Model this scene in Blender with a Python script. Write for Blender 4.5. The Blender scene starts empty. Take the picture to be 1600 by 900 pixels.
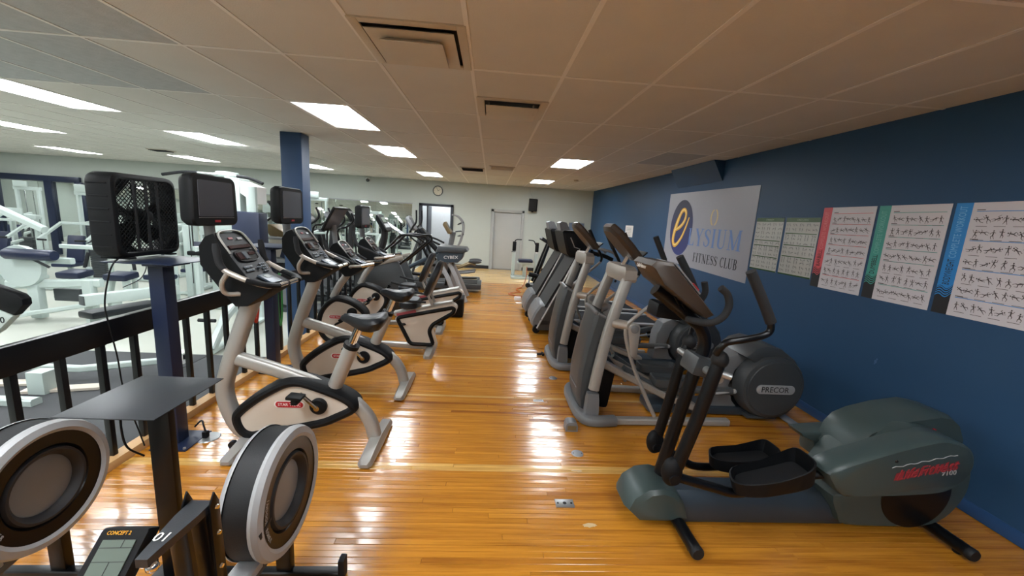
import bpy, bmesh, math, random
from mathutils import Vector, Matrix
random.seed(7)
S = bpy.context.scene
PI = math.pi
V = Vector

# ------------------------------------------------------------------ camera
EYE = 1.7025
cam_d = bpy.data.cameras.new('camera'); cam = bpy.data.objects.new('camera', cam_d)
S.collection.objects.link(cam); S.camera = cam
yaw, pitch, roll, fpx = 0.0638, -0.1722, 0.0605, 609.3
fw = V((math.sin(yaw)*math.cos(pitch), math.cos(yaw)*math.cos(pitch), math.sin(pitch)))
rt = V((math.cos(yaw), -math.sin(yaw), 0)); up = rt.cross(fw)
r2 = rt*math.cos(roll) + up*math.sin(roll); u2 = up*math.cos(roll) - rt*math.sin(roll)
m = Matrix.Identity(4)
for i in range(3):
    m[i][0], m[i][1], m[i][2] = r2[i], u2[i], -fw[i]
m[2][3] = EYE
cam.matrix_world = m
cam_d.sensor_width = 36.0; cam_d.sensor_fit = 'HORIZONTAL'
cam_d.lens = fpx/1600*36.0; cam_d.clip_start = 0.05; cam_d.clip_end = 200

# ------------------------------------------------------------------ world, exposure
w = bpy.data.worlds.new('outdoor_sky'); S.world = w; w.use_nodes = True
bg = w.node_tree.nodes['Background']
sky = w.node_tree.nodes.new('ShaderNodeTexSky'); sky.sky_type = 'HOSEK_WILKIE'; sky.turbidity = 5
sky.sun_direction = (-0.4, -0.5, 0.6)
w.node_tree.links.new(sky.outputs[0], bg.inputs[0]); bg.inputs[1].default_value = 1.0
S.view_settings.view_transform = 'Standard'; S.view_settings.look = 'None'
S.view_settings.gamma = 1; S.view_settings.use_curve_mapping = False
S.view_settings.exposure = 2.3
LAMP = 7.0            # emission of a ceiling diffuser

# ------------------------------------------------------------------ helpers: materials
def rgb(h):
    if isinstance(h, str):
        h = h.lstrip('#'); c = [int(h[i:i+2], 16)/255 for i in (0, 2, 4)]
    else: c = h
    return tuple(x/12.92 if x <= .04045 else ((x+.055)/1.055)**2.4 for x in c) + (1,)
MATS = {}
def mat(name, col, rough=.5, metal=0., var=.06, scale=12., bump=0., bscale=200., coat=0., emit=0., spec=.5, trans=0.):
    if name in MATS: return MATS[name]
    mt = bpy.data.materials.new(name); mt.use_nodes = True; MATS[name] = mt
    nt = mt.node_tree; b = nt.nodes['Principled BSDF']; L = nt.links
    c = rgb(col)
    b.inputs['Roughness'].default_value = rough; b.inputs['Metallic'].default_value = metal
    b.inputs['Coat Weight'].default_value = coat; b.inputs['Coat Roughness'].default_value = .08
    b.inputs['Specular IOR Level'].default_value = spec
    b.inputs['Transmission Weight'].default_value = trans
    b.inputs['Base Color'].default_value = c
    if var > 0:
        tc = nt.nodes.new('ShaderNodeTexCoord'); n = nt.nodes.new('ShaderNodeTexNoise')
        n.inputs['Scale'].default_value = scale; n.inputs['Detail'].default_value = 4
        L.new(tc.outputs['Object'], n.inputs['Vector'])
        mx = nt.nodes.new('ShaderNodeMix'); mx.data_type = 'RGBA'
        mx.inputs[6].default_value = tuple(min(1, x*(1+var)) for x in c[:3])+(1,)
        mx.inputs[7].default_value = tuple(x*(1-var) for x in c[:3])+(1,)
        L.new(n.outputs['Fac'], mx.inputs[0]); L.new(mx.outputs[2], b.inputs['Base Color'])
    if bump > 0:
        tc2 = nt.nodes.new('ShaderNodeTexCoord'); n2 = nt.nodes.new('ShaderNodeTexNoise')
        n2.inputs['Scale'].default_value = bscale
        L.new(tc2.outputs['Object'], n2.inputs['Vector'])
        bp = nt.nodes.new('ShaderNodeBump'); bp.inputs['Strength'].default_value = bump; bp.inputs['Distance'].default_value = .002
        L.new(n2.outputs['Fac'], bp.inputs['Height']); L.new(bp.outputs[0], b.inputs['Normal'])
    if emit > 0:
        b.inputs['Emission Color'].default_value = c; b.inputs['Emission Strength'].default_value = emit
    return mt

M_ = dict(
 silver=mat('silver_paint', '#a3a19c', .38, .35, .04, 8),
 champagne=mat('champagne_silver_paint', '#a19a91', .4, .3, .04, 8),
 chrome=mat('chrome', '#d6d6d6', .12, 1., 0),
 black=mat('black_plastic', '#0b0d10', .55, 0, .1, 20, .15, 300, spec=.22),
 gloss=mat('black_gloss_paint', '#0a0b0e', .3, 0, .05, 20, spec=.3),
 rubber=mat('black_rubber', '#141619', .6, 0, .1, 30, .3, 250, spec=.35),
 foam=mat('dark_foam_grip', '#1a1c1f', .85, 0, .12, 60, .5, 400),
 vinyl=mat('charcoal_vinyl', '#191d22', .42, 0, .08, 15, .2, 220, spec=.4),
 navyv=mat('navy_vinyl', '#141e3a', .4, 0, .1, 12, .2, 200),
 cream=mat('cream_shroud', '#c9bfb2', .42, 0, .03, 5),
 white=mat('white_powder_coat', '#b9c6c2', .35, 0, .03, 6),
 dgrey=mat('dark_grey_plastic', '#3f4346', .42, 0, .05, 10, .1, 250),
 mgrey=mat('mid_grey_plastic', '#75777a', .42, .1, .05, 10, .1, 250),
 lgrey=mat('light_grey_plastic', '#9a9c9e', .45, 0, .04, 10),
 green=mat('dark_green_grey_plastic', '#3c4a4a', .36, .1, .06, 8, .15, 260),
 rail=mat('slate_blue_steel', '#39444e', .35, .25, .06, 6),
 screen=mat('dark_screen', '#555962', .25, 0, .03, 3),
 redlcd=mat('dark_red_display', '#2e1216', .2, 0, .05, 20),
 lcd=mat('grey_green_lcd', '#56635a', .3, 0, .03, 10),
 button=mat('pale_button', '#626a72', .5, 0, .05, 10),
 red=mat('red_print', '#b3202b', .5, 0, .05, 20),
 whitep=mat('white_print', '#e8e8e6', .55, 0, .02, 20),
 blackp=mat('black_print', '#1c1c1f', .6, 0, .03, 20),
 gold=mat('gold_print', '#e0a526', .4, .2, .15, 3),
 bluesteel=mat('blue_painted_steel', '#16213c', .38, .1, .06, 6),
 column=mat('blue_column_paint', '#203c5e', .55, 0, .05, 3),
 dshelf=mat('charcoal_sheet_steel', '#2a2d32', .4, .2, .06, 9, .15, 300),
 duskbrown=mat('dusk_brown_plastic', '#3a3028', .4, .1, .08, 8),
 bronze=mat('bronze_plastic', '#7d6a4a', .4, .3, .08, 8),
 steelp=mat('dull_steel_plate', '#a5a7a8', .35, .7, .1, 20),
 orange=mat('orange_cord', '#a8542a', .5, 0, .05, 20),
 wood=mat('pale_wood_curb', '#c39a68', .5, 0, .15, 3, .1, 60),
)

# ------------------------------------------------------------------ helpers: geometry
def smooth_path(pts, n=6, closed=False):
    P = [V(p) for p in pts]; out = []; N = len(P)
    rng = range(N if closed else N-1)
    for i in rng:
        if closed: a, b, c, d = P[(i-1) % N], P[i], P[(i+1) % N], P[(i+2) % N]
        else:
            b, c = P[i], P[i+1]
            a = P[i-1] if i > 0 else b*2-c
            d = P[i+2] if i+2 < N else c*2-b
        for k in range(n):
            t = k/n
            out.append(.5*((2*b)+(c-a)*t+(2*a-5*b+4*c-d)*t*t+(3*b-a-3*c+d)*t**3))
    if not closed: out.append(P[-1])
    return out
def round_poly(pts, r, n=4):
    P = [V(p) for p in pts]; out = []; N = len(P)
    for i in range(N):
        a, b, c = P[i-1], P[i], P[(i+1) % N]
        da, dc = a-b, c-b
        rr = min(r, da.length*.45, dc.length*.45)
        p0 = b+da.normalized()*rr; p1 = b+dc.normalized()*rr
        for k in range(n+1):
            t = k/n; out.append((p0*(1-t)**2+b*2*t*(1-t)+p1*t*t))
    return out
class G:
    """collects shapes (in world metres) into one bmesh"""
    def __init__(s): s.bm = bmesh.new(); s.mi = 0
    def mtl(s, i): s.mi = i; return s
    def _f(s, vs):
        try:
            f = s.bm.faces.new(vs); f.material_index = s.mi; f.smooth = True; return f
        except ValueError: return None
    def box(s, c, d, rot=None, bev=0.):
        t = bmesh.new(); bmesh.ops.create_cube(t, size=1)
        bmesh.ops.scale(t, vec=V(d), verts=t.verts)
        if bev: bmesh.ops.bevel(t, geom=t.edges[:], offset=bev, segments=2, affect='EDGES', profile=.6)
        mx = Matrix.Translation(V(c))
        if rot is not None:
            if isinstance(rot, Matrix): mx = mx @ rot.to_4x4()
            else: mx = mx @ Matrix.Rotation(rot[2], 4, 'Z') @ Matrix.Rotation(rot[1], 4, 'Y') @ Matrix.Rotation(rot[0], 4, 'X')
        s._merge(t, mx); return s
    def _merge(s, t, mx=None):
        mp = {}
        for v in t.verts: mp[v] = s.bm.verts.new(mx @ v.co if mx else v.co)
        for f in t.faces: s._f([mp[v] for v in f.verts])
        t.free()
    def prism(s, pts, y0, y1, bev=0., axis='y', segs=2):
        """2D outline extruded; axis y: pts are (x,z); axis x: pts (y,z); axis z: pts (x,y)"""
        t = bmesh.new()
        def mk(p, h):
            if axis == 'y': return V((p[0], h, p[1]))
            if axis == 'x': return V((h, p[0], p[1]))
            return V((p[0], p[1], h))
        a = [t.verts.new(mk(p, y0)) for p in pts]; b = [t.verts.new(mk(p, y1)) for p in pts]
        n = len(pts); fa = t.faces.new(a); fb = t.faces.new(b[::-1])
        for i in range(n): t.faces.new((a[i], b[i], b[(i+1) % n], a[(i+1) % n]))
        bmesh.ops.recalc_face_normals(t, faces=t.faces[:])
        if bev:
            es = list(set(list(fa.edges)+list(fb.edges)))
            bmesh.ops.bevel(t, geom=es, offset=bev, segments=segs, affect='EDGES', profile=.5, clamp_overlap=True)
        s._merge(t); return s
    def tube(s, pts, r, n=10, sm=0, rect=None, closed=False, upv=None, power=2., cap=True):
        """sweep; r radius or list; rect=(half_w along side, half_h along up) section"""
        P = smooth_path(pts, sm, closed) if sm else [V(p) for p in pts]
        N = len(P)
        if isinstance(r, (list, tuple)):
            R = []
            for i in range(N):
                t = i/(max(1, N-1))*(len(r)-1); k = min(int(t), len(r)-2); R.append(r[k]+(r[k+1]-r[k])*(t-k))
        else: R = [r]*N
        loops = []; prev = None
        for i in range(N):
            if closed: tg = P[(i+1) % N]-P[i-1]
            else: tg = P[min(i+1, N-1)]-P[max(i-1, 0)]
            tg.normalize()
            if upv is not None: u = V(upv)
            elif prev is None: u = V((0, 0, 1)) if abs(tg.z) < .9 else V((0, 1, 0))
            else: u = prev
            sd = tg.cross(u)
            if sd.length < 1e-4: sd = tg.cross(V((1, 0, .3)))
            sd.normalize(); u = sd.cross(tg).normalized(); prev = u
            lp = []
            for k in range(n):
                a = 2*PI*(k+.5)/n; ca, sa = math.cos(a), math.sin(a)
                if power != 2.:
                    ca = math.copysign(abs(ca)**(2/power), ca); sa = math.copysign(abs(sa)**(2/power), sa)
                hw, hh = rect if rect else (1, 1)
                sc = R[i]
                lp.append(s.bm.verts.new(P[i]+sd*(ca*hw*sc)+u*(sa*hh*sc)))
            loops.append(lp)
        for i in range(N if closed else N-1):
            A, B = loops[i], loops[(i+1) % N]
            for k in range(n): s._f((A[k], A[(k+1) % n], B[(k+1) % n], B[k]))
        if cap and not closed: s._f(loops[0][::-1]); s._f(loops[-1])
        return s
    def loft(s, secs, cap=True):
        L_ = [[s.bm.verts.new(V(p)) for p in sec] for sec in secs]; n = len(L_[0])
        for A, B in zip(L_, L_[1:]):
            for k in range(n): s._f((A[k], A[(k+1) % n], B[(k+1) % n], B[k]))
        if cap: s._f(L_[0][::-1]); s._f(L_[-1])
        return s
    def lathe(s, prof, c, axis='y', n=32, cap=True):
        """prof: (radius, height along axis)"""
        c = V(c); rings = []
        for r, h in prof:
            if r < 1e-6: rings.append(None if False else [s.bm.verts.new(s._ax(c, 0, 0, h, axis))])
            else: rings.append([s.bm.verts.new(s._ax(c, r*math.cos(2*PI*k/n), r*math.sin(2*PI*k/n), h, axis)) for k in range(n)])
        for A, B in zip(rings, rings[1:]):
            for k in range(n):
                k2 = (k+1) % n
                if len(A) == 1 and len(B) == 1: continue
                if len(A) == 1: s._f((A[0], B[k2], B[k]))
                elif len(B) == 1: s._f((A[k], A[k2], B[0]))
                else: s._f((A[k], A[k2], B[k2], B[k]))
        if cap and len(rings[0]) > 1: s._f(rings[0][::-1])
        if cap and len(rings[-1]) > 1: s._f(rings[-1])
        return s
    def _ax(s, c, a, b, h, axis):
        if axis == 'y': return c+V((a, h, b))
        if axis == 'x': return c+V((h, a, b))
        return c+V((a, b, h))
    def ball(s, c, r, n=14, m=9):
        rx, ry, rz = r if isinstance(r, (tuple, list)) else (r, r, r)
        t = bmesh.new(); bmesh.ops.create_uvsphere(t, u_segments=n, v_segments=m, radius=1)
        s._merge(t, Matrix.Translation(V(c)) @ Matrix.Diagonal((rx, ry, rz, 1))); return s
    def poly(s, pts): s._f([s.bm.verts.new(V(p)) for p in pts]); return s
    def xform(s, mx): bmesh.ops.transform(s.bm, matrix=mx, verts=s.bm.verts); return s
    def build(s, name, mts, parent=None, sharp=35, recalc=True):
        if recalc: bmesh.ops.recalc_face_normals(s.bm, faces=s.bm.faces[:])
        off = V((0, 0, 0))
        q = parent
        while q is not None: off += q.location; q = q.parent
        if off.length > 0: bmesh.ops.translate(s.bm, vec=-off, verts=s.bm.verts)
        me = bpy.data.meshes.new(name); s.bm.to_mesh(me); s.bm.free()
        if not isinstance(mts, (list, tuple)): mts = [mts]
        for x in mts: me.materials.append(M_[x] if isinstance(x, str) else x)
        me.set_sharp_from_angle(angle=math.radians(sharp))
        o = bpy.data.objects.new(name, me); S.collection.objects.link(o)
        if parent is not None: o.parent = parent
        return o
def tag(o, label=None, cat=None, group=None, kind=None):
    if label: o['label'] = label
    if cat: o['category'] = cat
    if group: o['group'] = group
    if kind: o['kind'] = kind
    return o
def thing(name, loc, label, cat, group=None):
    o = bpy.data.objects.new(name, None); S.collection.objects.link(o); o.empty_display_size = .1
    o.location = loc; return tag(o, label, cat, group)
def struct(o): o['kind'] = 'structure'; return o
def empty_struct(name, loc=(0, 0, 0)):
    o = bpy.data.objects.new(name, None); S.collection.objects.link(o); o.location = loc; return struct(o)
def copy_thing(root, move, label, group=None, rotz=0.):
    def rec(o, par):
        c = o.copy(); S.collection.objects.link(c)
        if par is not None: c.parent = par
        for ch in o.children: rec(ch, c)
        return c
    r = rec(root, None); r.location = root.location+V(move); r.rotation_euler.z += rotz; r['label'] = label
    if group: r['group'] = group
    return r
_tc = {}
def text_geo(g, txt, size, origin, ux, uy, depth=.0012, align='LEFT', width=None, shear=0.):
    """lay text on the plane through origin with unit axes ux (reading direction) and uy (up)"""
    cu = bpy.data.curves.new('t', 'FONT'); cu.body = txt; cu.size = size; cu.extrude = depth
    cu.align_x = align; cu.align_y = 'CENTER'; cu.resolution_u = 2; cu.shear = shear
    ob = bpy.data.objects.new('t', cu); S.collection.objects.link(ob)
    bpy.context.view_layer.update()
    me = bpy.data.meshes.new_from_object(ob)
    bpy.data.objects.remove(ob); bpy.data.curves.remove(cu)
    t = bmesh.new(); t.from_mesh(me); bpy.data.meshes.remove(me)
    xs = [v.co.x for v in t.verts]
    if width and xs:
        k = width/(max(xs)-min(xs)); bmesh.ops.scale(t, vec=(k, 1, 1), verts=t.verts)
    ux, uy = V(ux).normalized(), V(uy).normalized(); uz = ux.cross(uy)
    mx = Matrix.Identity(4)
    for i in range(3): mx[i][0], mx[i][1], mx[i][2], mx[i][3] = ux[i], uy[i], uz[i], origin[i]
    g._merge(t, mx); return g
# ------------------------------------------------------------------ large structure
SLOPE = math.atan(.0146); CZ = 2.6284
YB = 13.387; YR = -5.2; XL = -15.6; ZL = -.30      # back wall, rear wall, left wall, lower floor of the weights room
WX = lambda y: 3.1382+.0216*y
cz = lambda y: CZ+.0146*y
GX0, GY0, TX, TY = -.7816, 2.809, .6096, 1.2192

# materials of the shell
def wall_mat(name, col, rough=.6, spec=.3):
    return mat(name, col, rough, 0, .04, 2.5, .12, 90, spec=spec)
m_blue = wall_mat('blue_wall_paint', '#2a4c6e', .5)
m_grey = wall_mat('grey_wall_paint', '#b8beb8', .6)
m_tile = mat('ceiling_tile_fissured', '#d0ccc4', .85, 0, .05, 3, .5, 120, spec=.15)
m_tileold = mat('ceiling_tile_dark', '#b4b6b5', .85, 0, .16, 14, .6, 90, spec=.15)
m_grid = mat('ceiling_grid_paint', '#e3dfd8', .5, 0, .02)
m_vent = mat('vent_off_white', '#c4b9a6', .5, 0, .08, 6)
m_duct = mat('vent_dark_duct', '#15181c', .8, 0, .2, 10)  # near-black, for duct insides and the dark louvres

def plank_mat(name, c1, c2, rough=.2):
    mt = bpy.data.materials.new(name); mt.use_nodes = True; nt = mt.node_tree; L = nt.links; b = nt.nodes['Principled BSDF']
    geo = nt.nodes.new('ShaderNodeNewGeometry'); oi = nt.nodes.new('ShaderNodeObjectInfo')
    ad = nt.nodes.new('ShaderNodeMath'); ad.operation = 'ADD'; L.new(geo.outputs['Random Per Island'], ad.inputs[0]); L.new(oi.outputs['Random'], ad.inputs[1])
    fr = nt.nodes.new('ShaderNodeMath'); fr.operation = 'FRACT'; L.new(ad.outputs[0], fr.inputs[0])
    tc = nt.nodes.new('ShaderNodeTexCoord'); mp = nt.nodes.new('ShaderNodeMapping'); mp.inputs['Scale'].default_value = (1.2, 26, 26)
    va = nt.nodes.new('ShaderNodeCombineXYZ'); mu = nt.nodes.new('ShaderNodeMath'); mu.operation = 'MULTIPLY'; mu.inputs[1].default_value = 37.
    L.new(fr.outputs[0], mu.inputs[0]); L.new(mu.outputs[0], va.inputs[0]); L.new(mu.outputs[0], mp.inputs['Location'])
    geo2 = nt.nodes.new('ShaderNodeNewGeometry')
    L.new(geo2.outputs['Position'], mp.inputs['Vector'])
    n = nt.nodes.new('ShaderNodeTexNoise'); n.inputs['Scale'].default_value = 1.6; n.inputs['Detail'].default_value = 6; n.inputs['Roughness'].default_value = .62
    L.new(mp.outputs[0], n.inputs['Vector'])
    rp = nt.nodes.new('ShaderNodeValToRGB'); e = rp.color_ramp.elements
    e[0].position = .0; e[0].color = rgb(c2); e[1].position = 1.; e[1].color = rgb(c1)
    k = rp.color_ramp.elements.new(.05); k.color = tuple(a*.4+b_*.6 for a, b_ in zip(rgb(c2), rgb(c1)))
    L.new(fr.outputs[0], rp.inputs[0])
    mx = nt.nodes.new('ShaderNodeMix'); mx.data_type = 'RGBA'; mx.blend_type = 'MULTIPLY'; mx.inputs[0].default_value = 1.
    r2_ = nt.nodes.new('ShaderNodeValToRGB'); r2_.color_ramp.elements[0].position = .3; r2_.color_ramp.elements[0].color = (.62, .55, .5, 1)
    r2_.color_ramp.elements[1].position = .58; r2_.color_ramp.elements[1].color = (1, 1, 1, 1)
    L.new(n.outputs['Fac'], r2_.inputs[0]); L.new(rp.outputs[0], mx.inputs[6]); L.new(r2_.outputs[0], mx.inputs[7])
    L.new(mx.outputs[2], b.inputs['Base Color'])
    b.inputs['Roughness'].default_value = rough; b.inputs['Coat Weight'].default_value = .35; b.inputs['Coat Roughness'].default_value = .1
    n3 = nt.nodes.new('ShaderNodeTexNoise'); n3.inputs['Scale'].default_value = 7.; n3.inputs['Detail'].default_value = 2
    mp3 = nt.nodes.new('ShaderNodeMapping'); mp3.inputs['Scale'].default_value = (1., 2.2, 1.); L.new(geo2.outputs['Position'], mp3.inputs['Vector']); L.new(mp3.outputs[0], n3.inputs['Vector'])
    bp = nt.nodes.new('ShaderNodeBump'); bp.inputs['Strength'].default_value = .12; bp.inputs['Distance'].default_value = .01
    L.new(n3.outputs['Fac'], bp.inputs['Height']); L.new(bp.outputs[0], b.inputs['Normal']); L.new(bp.outputs[0], b.inputs['Coat Normal'])
    return mt
m_plank = plank_mat('honey_strip_oak', '#cb8a2c', '#97571a')
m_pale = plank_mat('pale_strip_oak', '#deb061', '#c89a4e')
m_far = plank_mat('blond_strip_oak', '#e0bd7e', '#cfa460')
m_dirt = mat('floor_gap_dark', '#4a2a10', .8)

# ---- wooden floor of the raised cardio area
floor = empty_struct('floor')
g = G(); g.box(((XR_ := 3.6)/2-2.3/2, (YB+YR)/2, -.16), (XR_+2.3, YB-YR+.4, .3)); struct(g.build('subfloor', m_dirt, floor))
PW = .0385; X0 = -2.305
def plank_bm(g, x0, x1, y, rnd):
    tl = rnd.uniform(-.0011, .0011); z = rnd.uniform(-.0006, .0006); d = .0007; c = .0012
    ya, yb = y+d, y+PW-d
    zz = lambda yy: z+tl*(yy-y-PW/2)/PW
    a = [(x0+d, ya, -.012), (x1-d, ya, -.012), (x1-d, yb, -.012), (x0+d, yb, -.012)]
    b = [(x0+d, ya, zz(ya)-c), (x1-d, ya, zz(ya)-c), (x1-d, yb, zz(yb)-c), (x0+d, yb, zz(yb)-c)]
    t = [(x0+d+c, ya+c, zz(ya)), (x1-d-c, ya+c, zz(ya)), (x1-d-c, yb-c, zz(yb)), (x0+d+c, yb-c, zz(yb))]
    A = [g.bm.verts.new(p) for p in a]; B = [g.bm.verts.new(p) for p in b]; T = [g.bm.verts.new(p) for p in t]
    for k in range(4):
        j = (k+1) % 4
        for q in ((A[k], A[j], B[j], B[k]), (B[k], B[j], T[j], T[k])):
            f = g.bm.faces.new(q); f.material_index = g.mi
    f = g.bm.faces.new(T); f.material_index = g.mi
rf = random.Random(3)
stripe_rows = set()
Y_ROW0 = 1.30-PW*170
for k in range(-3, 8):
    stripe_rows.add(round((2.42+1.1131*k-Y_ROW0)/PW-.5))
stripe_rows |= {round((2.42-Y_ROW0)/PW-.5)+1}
rest = G(); nobj = 0
nrows = int((YB-Y_ROW0)/PW)+1
for r in range(nrows):
    y = Y_ROW0+r*PW
    if y > YB: break
    ph = rf.random(); xx = X0-rf.uniform(0, 1.2); xe = WX(y)+.02
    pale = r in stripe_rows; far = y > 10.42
    segs = []
    while xx < xe:
        l = rf.uniform(1.1, 3.2); segs.append((max(xx, X0), min(xx+l, xe))); xx += l
    for a, b in segs:
        if b-a < .03: continue
        if y >= 1.28 and nobj < 300:
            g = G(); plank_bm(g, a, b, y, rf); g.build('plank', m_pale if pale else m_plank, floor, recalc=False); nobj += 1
        else:
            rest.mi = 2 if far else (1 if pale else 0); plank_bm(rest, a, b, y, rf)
o = rest.build('plank_rest', [m_plank, m_pale, m_far], floor, recalc=False); tag(o, kind='stuff')

# ---- lower floor of the weights room
m_conc = mat('pale_sealed_floor', '#b9bcb2', .3, 0, .07, 1.5, .05, 30)
g = G(); g.box(((XL-2.31)/2, (YB+YR)/2, ZL-.05), (-2.31-XL, YB-YR+.4, .1)); struct(g.build('floor_left', m_conc))
g = G(); g.box((-2.335, (YB+YR)/2, ZL/2-.01), (.05, YB-YR, -ZL-.02)); struct(g.build('trim_1', 'white'))
m_mat = mat('black_rubber_floor', '#3b3d40', .75, 0, .1, 6, .3, 150)
def floor_mat(x0, x1, y0, y1, lab):
    t = thing('rubber_mat', ((x0+x1)/2, (y0+y1)/2, ZL), lab, 'mat')
    g = G(); g.box(((x0+x1)/2, (y0+y1)/2, ZL+.006), (x1-x0, y1-y0, .012), bev=.003); g.build('mat_sheet', m_mat, t)
floor_mat(-5.55, -3.62, 2.9, 5.13, 'wide black rubber floor mat under the low white tubular frame')
floor_mat(-3.61, -2.42, 2.9, 5.13, 'narrow black rubber floor mat lying right behind the railing')

# ---- walls
def wall_box(name, x0, x1, y0, y1, z0, z1, m): 
    g = G(); g.box(((x0+x1)/2, (y0+y1)/2, (z0+z1)/2), (x1-x0, y1-y0, z1-z0)); return struct(g.build(name, m))
g = G(); g.prism([(WX(YR), YR), (WX(YB+.2), YB+.2), (WX(YB+.2)+.15, YB+.2), (WX(YR)+.15, YR)], -.05, 3.0, axis='z'); struct(g.build('wall_right', m_blue))
# back wall with the two door openings cut out
DA = (-2.33, -1.32, 2.02); DB = (.075, 1.055, 1.965)
g = G()
for x0, x1, z0, z1 in ((XL, DA[0], ZL, 3.1), (DA[1], DB[0], -.05, 3.1), (DB[1], 3.6, -.05, 3.1), (DA[0], DA[1], DA[2], 3.1), (DB[0], DB[1], DB[2], 3.1)):
    g.box(((x0+x1)/2, YB+.08, (z0+z1)/2), (x1-x0, .16, z1-z0))
struct(g.build('wall_back', m_grey))
wall_box('wall_left', XL-.15, XL, YR, YB+.16, ZL, 3.1, m_grey)
# rear wall behind the camera with three windows
WN = [(-12.5, -10.3), (-9.6, -7.4), (-6.7, -4.5)]
g = G(); xs = [XL]+[v for w_ in WN for v in w_]+[3.4]
for i in range(0, len(xs)-1):
    if i % 2 == 0: g.box(((xs[i]+xs[i+1])/2, YR-.08, 1.4), (xs[i+1]-xs[i], .16, 3.4))
    else:
        g.box(((xs[i]+xs[i+1])/2, YR-.08, .25), (xs[i+1]-xs[i], .16, 1.1)); g.box(((xs[i]+xs[i+1])/2, YR-.08, 2.55), (xs[i+1]-xs[i], .16, 1.1))
struct(g.build('wall_rear', m_grey))
m_glass = mat('window_glass', '#f4f8f8', .02, 0, 0, trans=1.)
for i, (a, b) in enumerate(WN):
    w_ = empty_struct('window_%d' % (i+1), ((a+b)/2, YR-.08, 1.4))
    g = G()
    for x in (a+.03, (a+b)/2, b-.03): g.box((x, YR-.08, 1.4), (.06, .08, 1.2))
    for z in (.83, 1.97): g.box(((a+b)/2, YR-.08, z), (b-a, .08, .06))
    g.build('window_frame', 'white', w_)
    for x0, x1 in ((a+.06, (a+b)/2-.03), ((a+b)/2+.03, b-.06)):
        g = G(); g.box(((x0+x1)/2, YR-.08, 1.4), (x1-x0, .008, 1.08)); g.build('pane', m_glass, w_)
# baseboards
g = G(); g.prism([(WX(YR)-.014, YR), (WX(YB)-.014, YB), (WX(YB), YB), (WX(YR), YR)], 0.004, .09, axis='z', bev=.004); struct(g.build('baseboard_right', wall_mat('blue_baseboard_paint', '#2a4e7c', .4)))
g = G()
for x0, x1 in ((-1.25, .0), (1.14, 3.4)): g.box(((x0+x1)/2, YB-.007, .06), (x1-x0, .014, .11), bev=.003)
struct(g.build('baseboard_back', 'blackp'))
# wedge-shaped boxing high on the blue wall
g = G()
ya, yb = 5.55, 6.95
for y in (ya, yb): pass
zt = 2.74
A = [V((WX(ya)-.17, ya, cz(ya)-.004)), V((WX(ya)+.01, ya, cz(ya)-.004)), V((WX(ya)+.01, ya, 2.43)), V((WX(ya)-.01, ya, 2.43))]
B = [V((WX(yb)-.17, yb, cz(yb)-.004)), V((WX(yb)+.01, yb, cz(yb)-.004)), V((WX(yb)+.01, yb, 2.43)), V((WX(yb)-.01, yb, 2.43))]
g.loft([A, B]); struct(g.build('trim_2', m_blue))

# ---- doors of the back wall
d = empty_struct('door_1', (-1.83, YB, 0))
m_jamb = mat('dark_navy_jamb', '#181b28', .5)
g = G()
for x0, x1, z0, z1 in ((DA[0]-.06, DA[0]+.03, 0, DA[2]+.06), (DA[1]-.03, DA[1]+.06, 0, DA[2]+.06), (DA[0]-.06, DA[1]+.06, DA[2]-.02, DA[2]+.06)):
    g.box(((x0+x1)/2, YB+.02, (z0+z1)/2), (x1-x0, .2, z1-z0), bev=.006)
g.build('door_frame', m_jamb, d)
g = G(); g.box((-2.13, YB+.45, 1.0), (.045, .8, 2.0), bev=.004); o = g.build('door_leaf', m_jamb, d)
g = G(); g.ball((-2.09, YB+.75, 1.0), .03); g.build('door_handle', 'chrome', o)
g = G(); g.box((-1.7, YB+1.3, 1.4), (2.4, .1, 3.1)); g.build('passage_wall', mat('passage_grey_paint', '#b9bbc0', .6), d)
g = G(); g.box((-1.8, YB+.72, -.03), (1.6, 1.3, .05)); g.build('passage_floor', m_conc, d)
g = G(); g.box((-1.75, YB+.72, 2.7), (2.2, 1.3, .05)); g.box((-2.75, YB+.72, 1.4), (.05, 1.3, 3)); g.box((-.75, YB+.72, 1.4), (.05, 1.3, 3)); g.build('passage_shell', m_grey, d)
g = G(); g.box((-1.7, YB+.75, 2.655), (1.2, .5, .03), None, .005); PASS_ = g
d = empty_struct('door_2', (.56, YB, 0))
g = G()
for x0, x1, z0, z1 in ((DB[0]-.07, DB[0]+.02, 0, DB[2]+.07), (DB[1]-.02, DB[1]+.07, 0, DB[2]+.07), (DB[0]-.07, DB[1]+.07, DB[2]-.02, DB[2]+.07)):
    g.box(((x0+x1)/2, YB+.02, (z0+z1)/2), (x1-x0, .14, z1-z0), bev=.006)
g.build('door_frame', wall_mat('grey_trim_paint', '#a9aaa8', .5), d)
g = G(); g.box(((DB[0]+DB[1])/2, YB+.06, .985), (DB[1]-DB[0]-.05, .045, 1.95), bev=.003); o = g.build('door_leaf', wall_mat('grey_door_paint', '#b0b1ae', .5), d)
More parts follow.
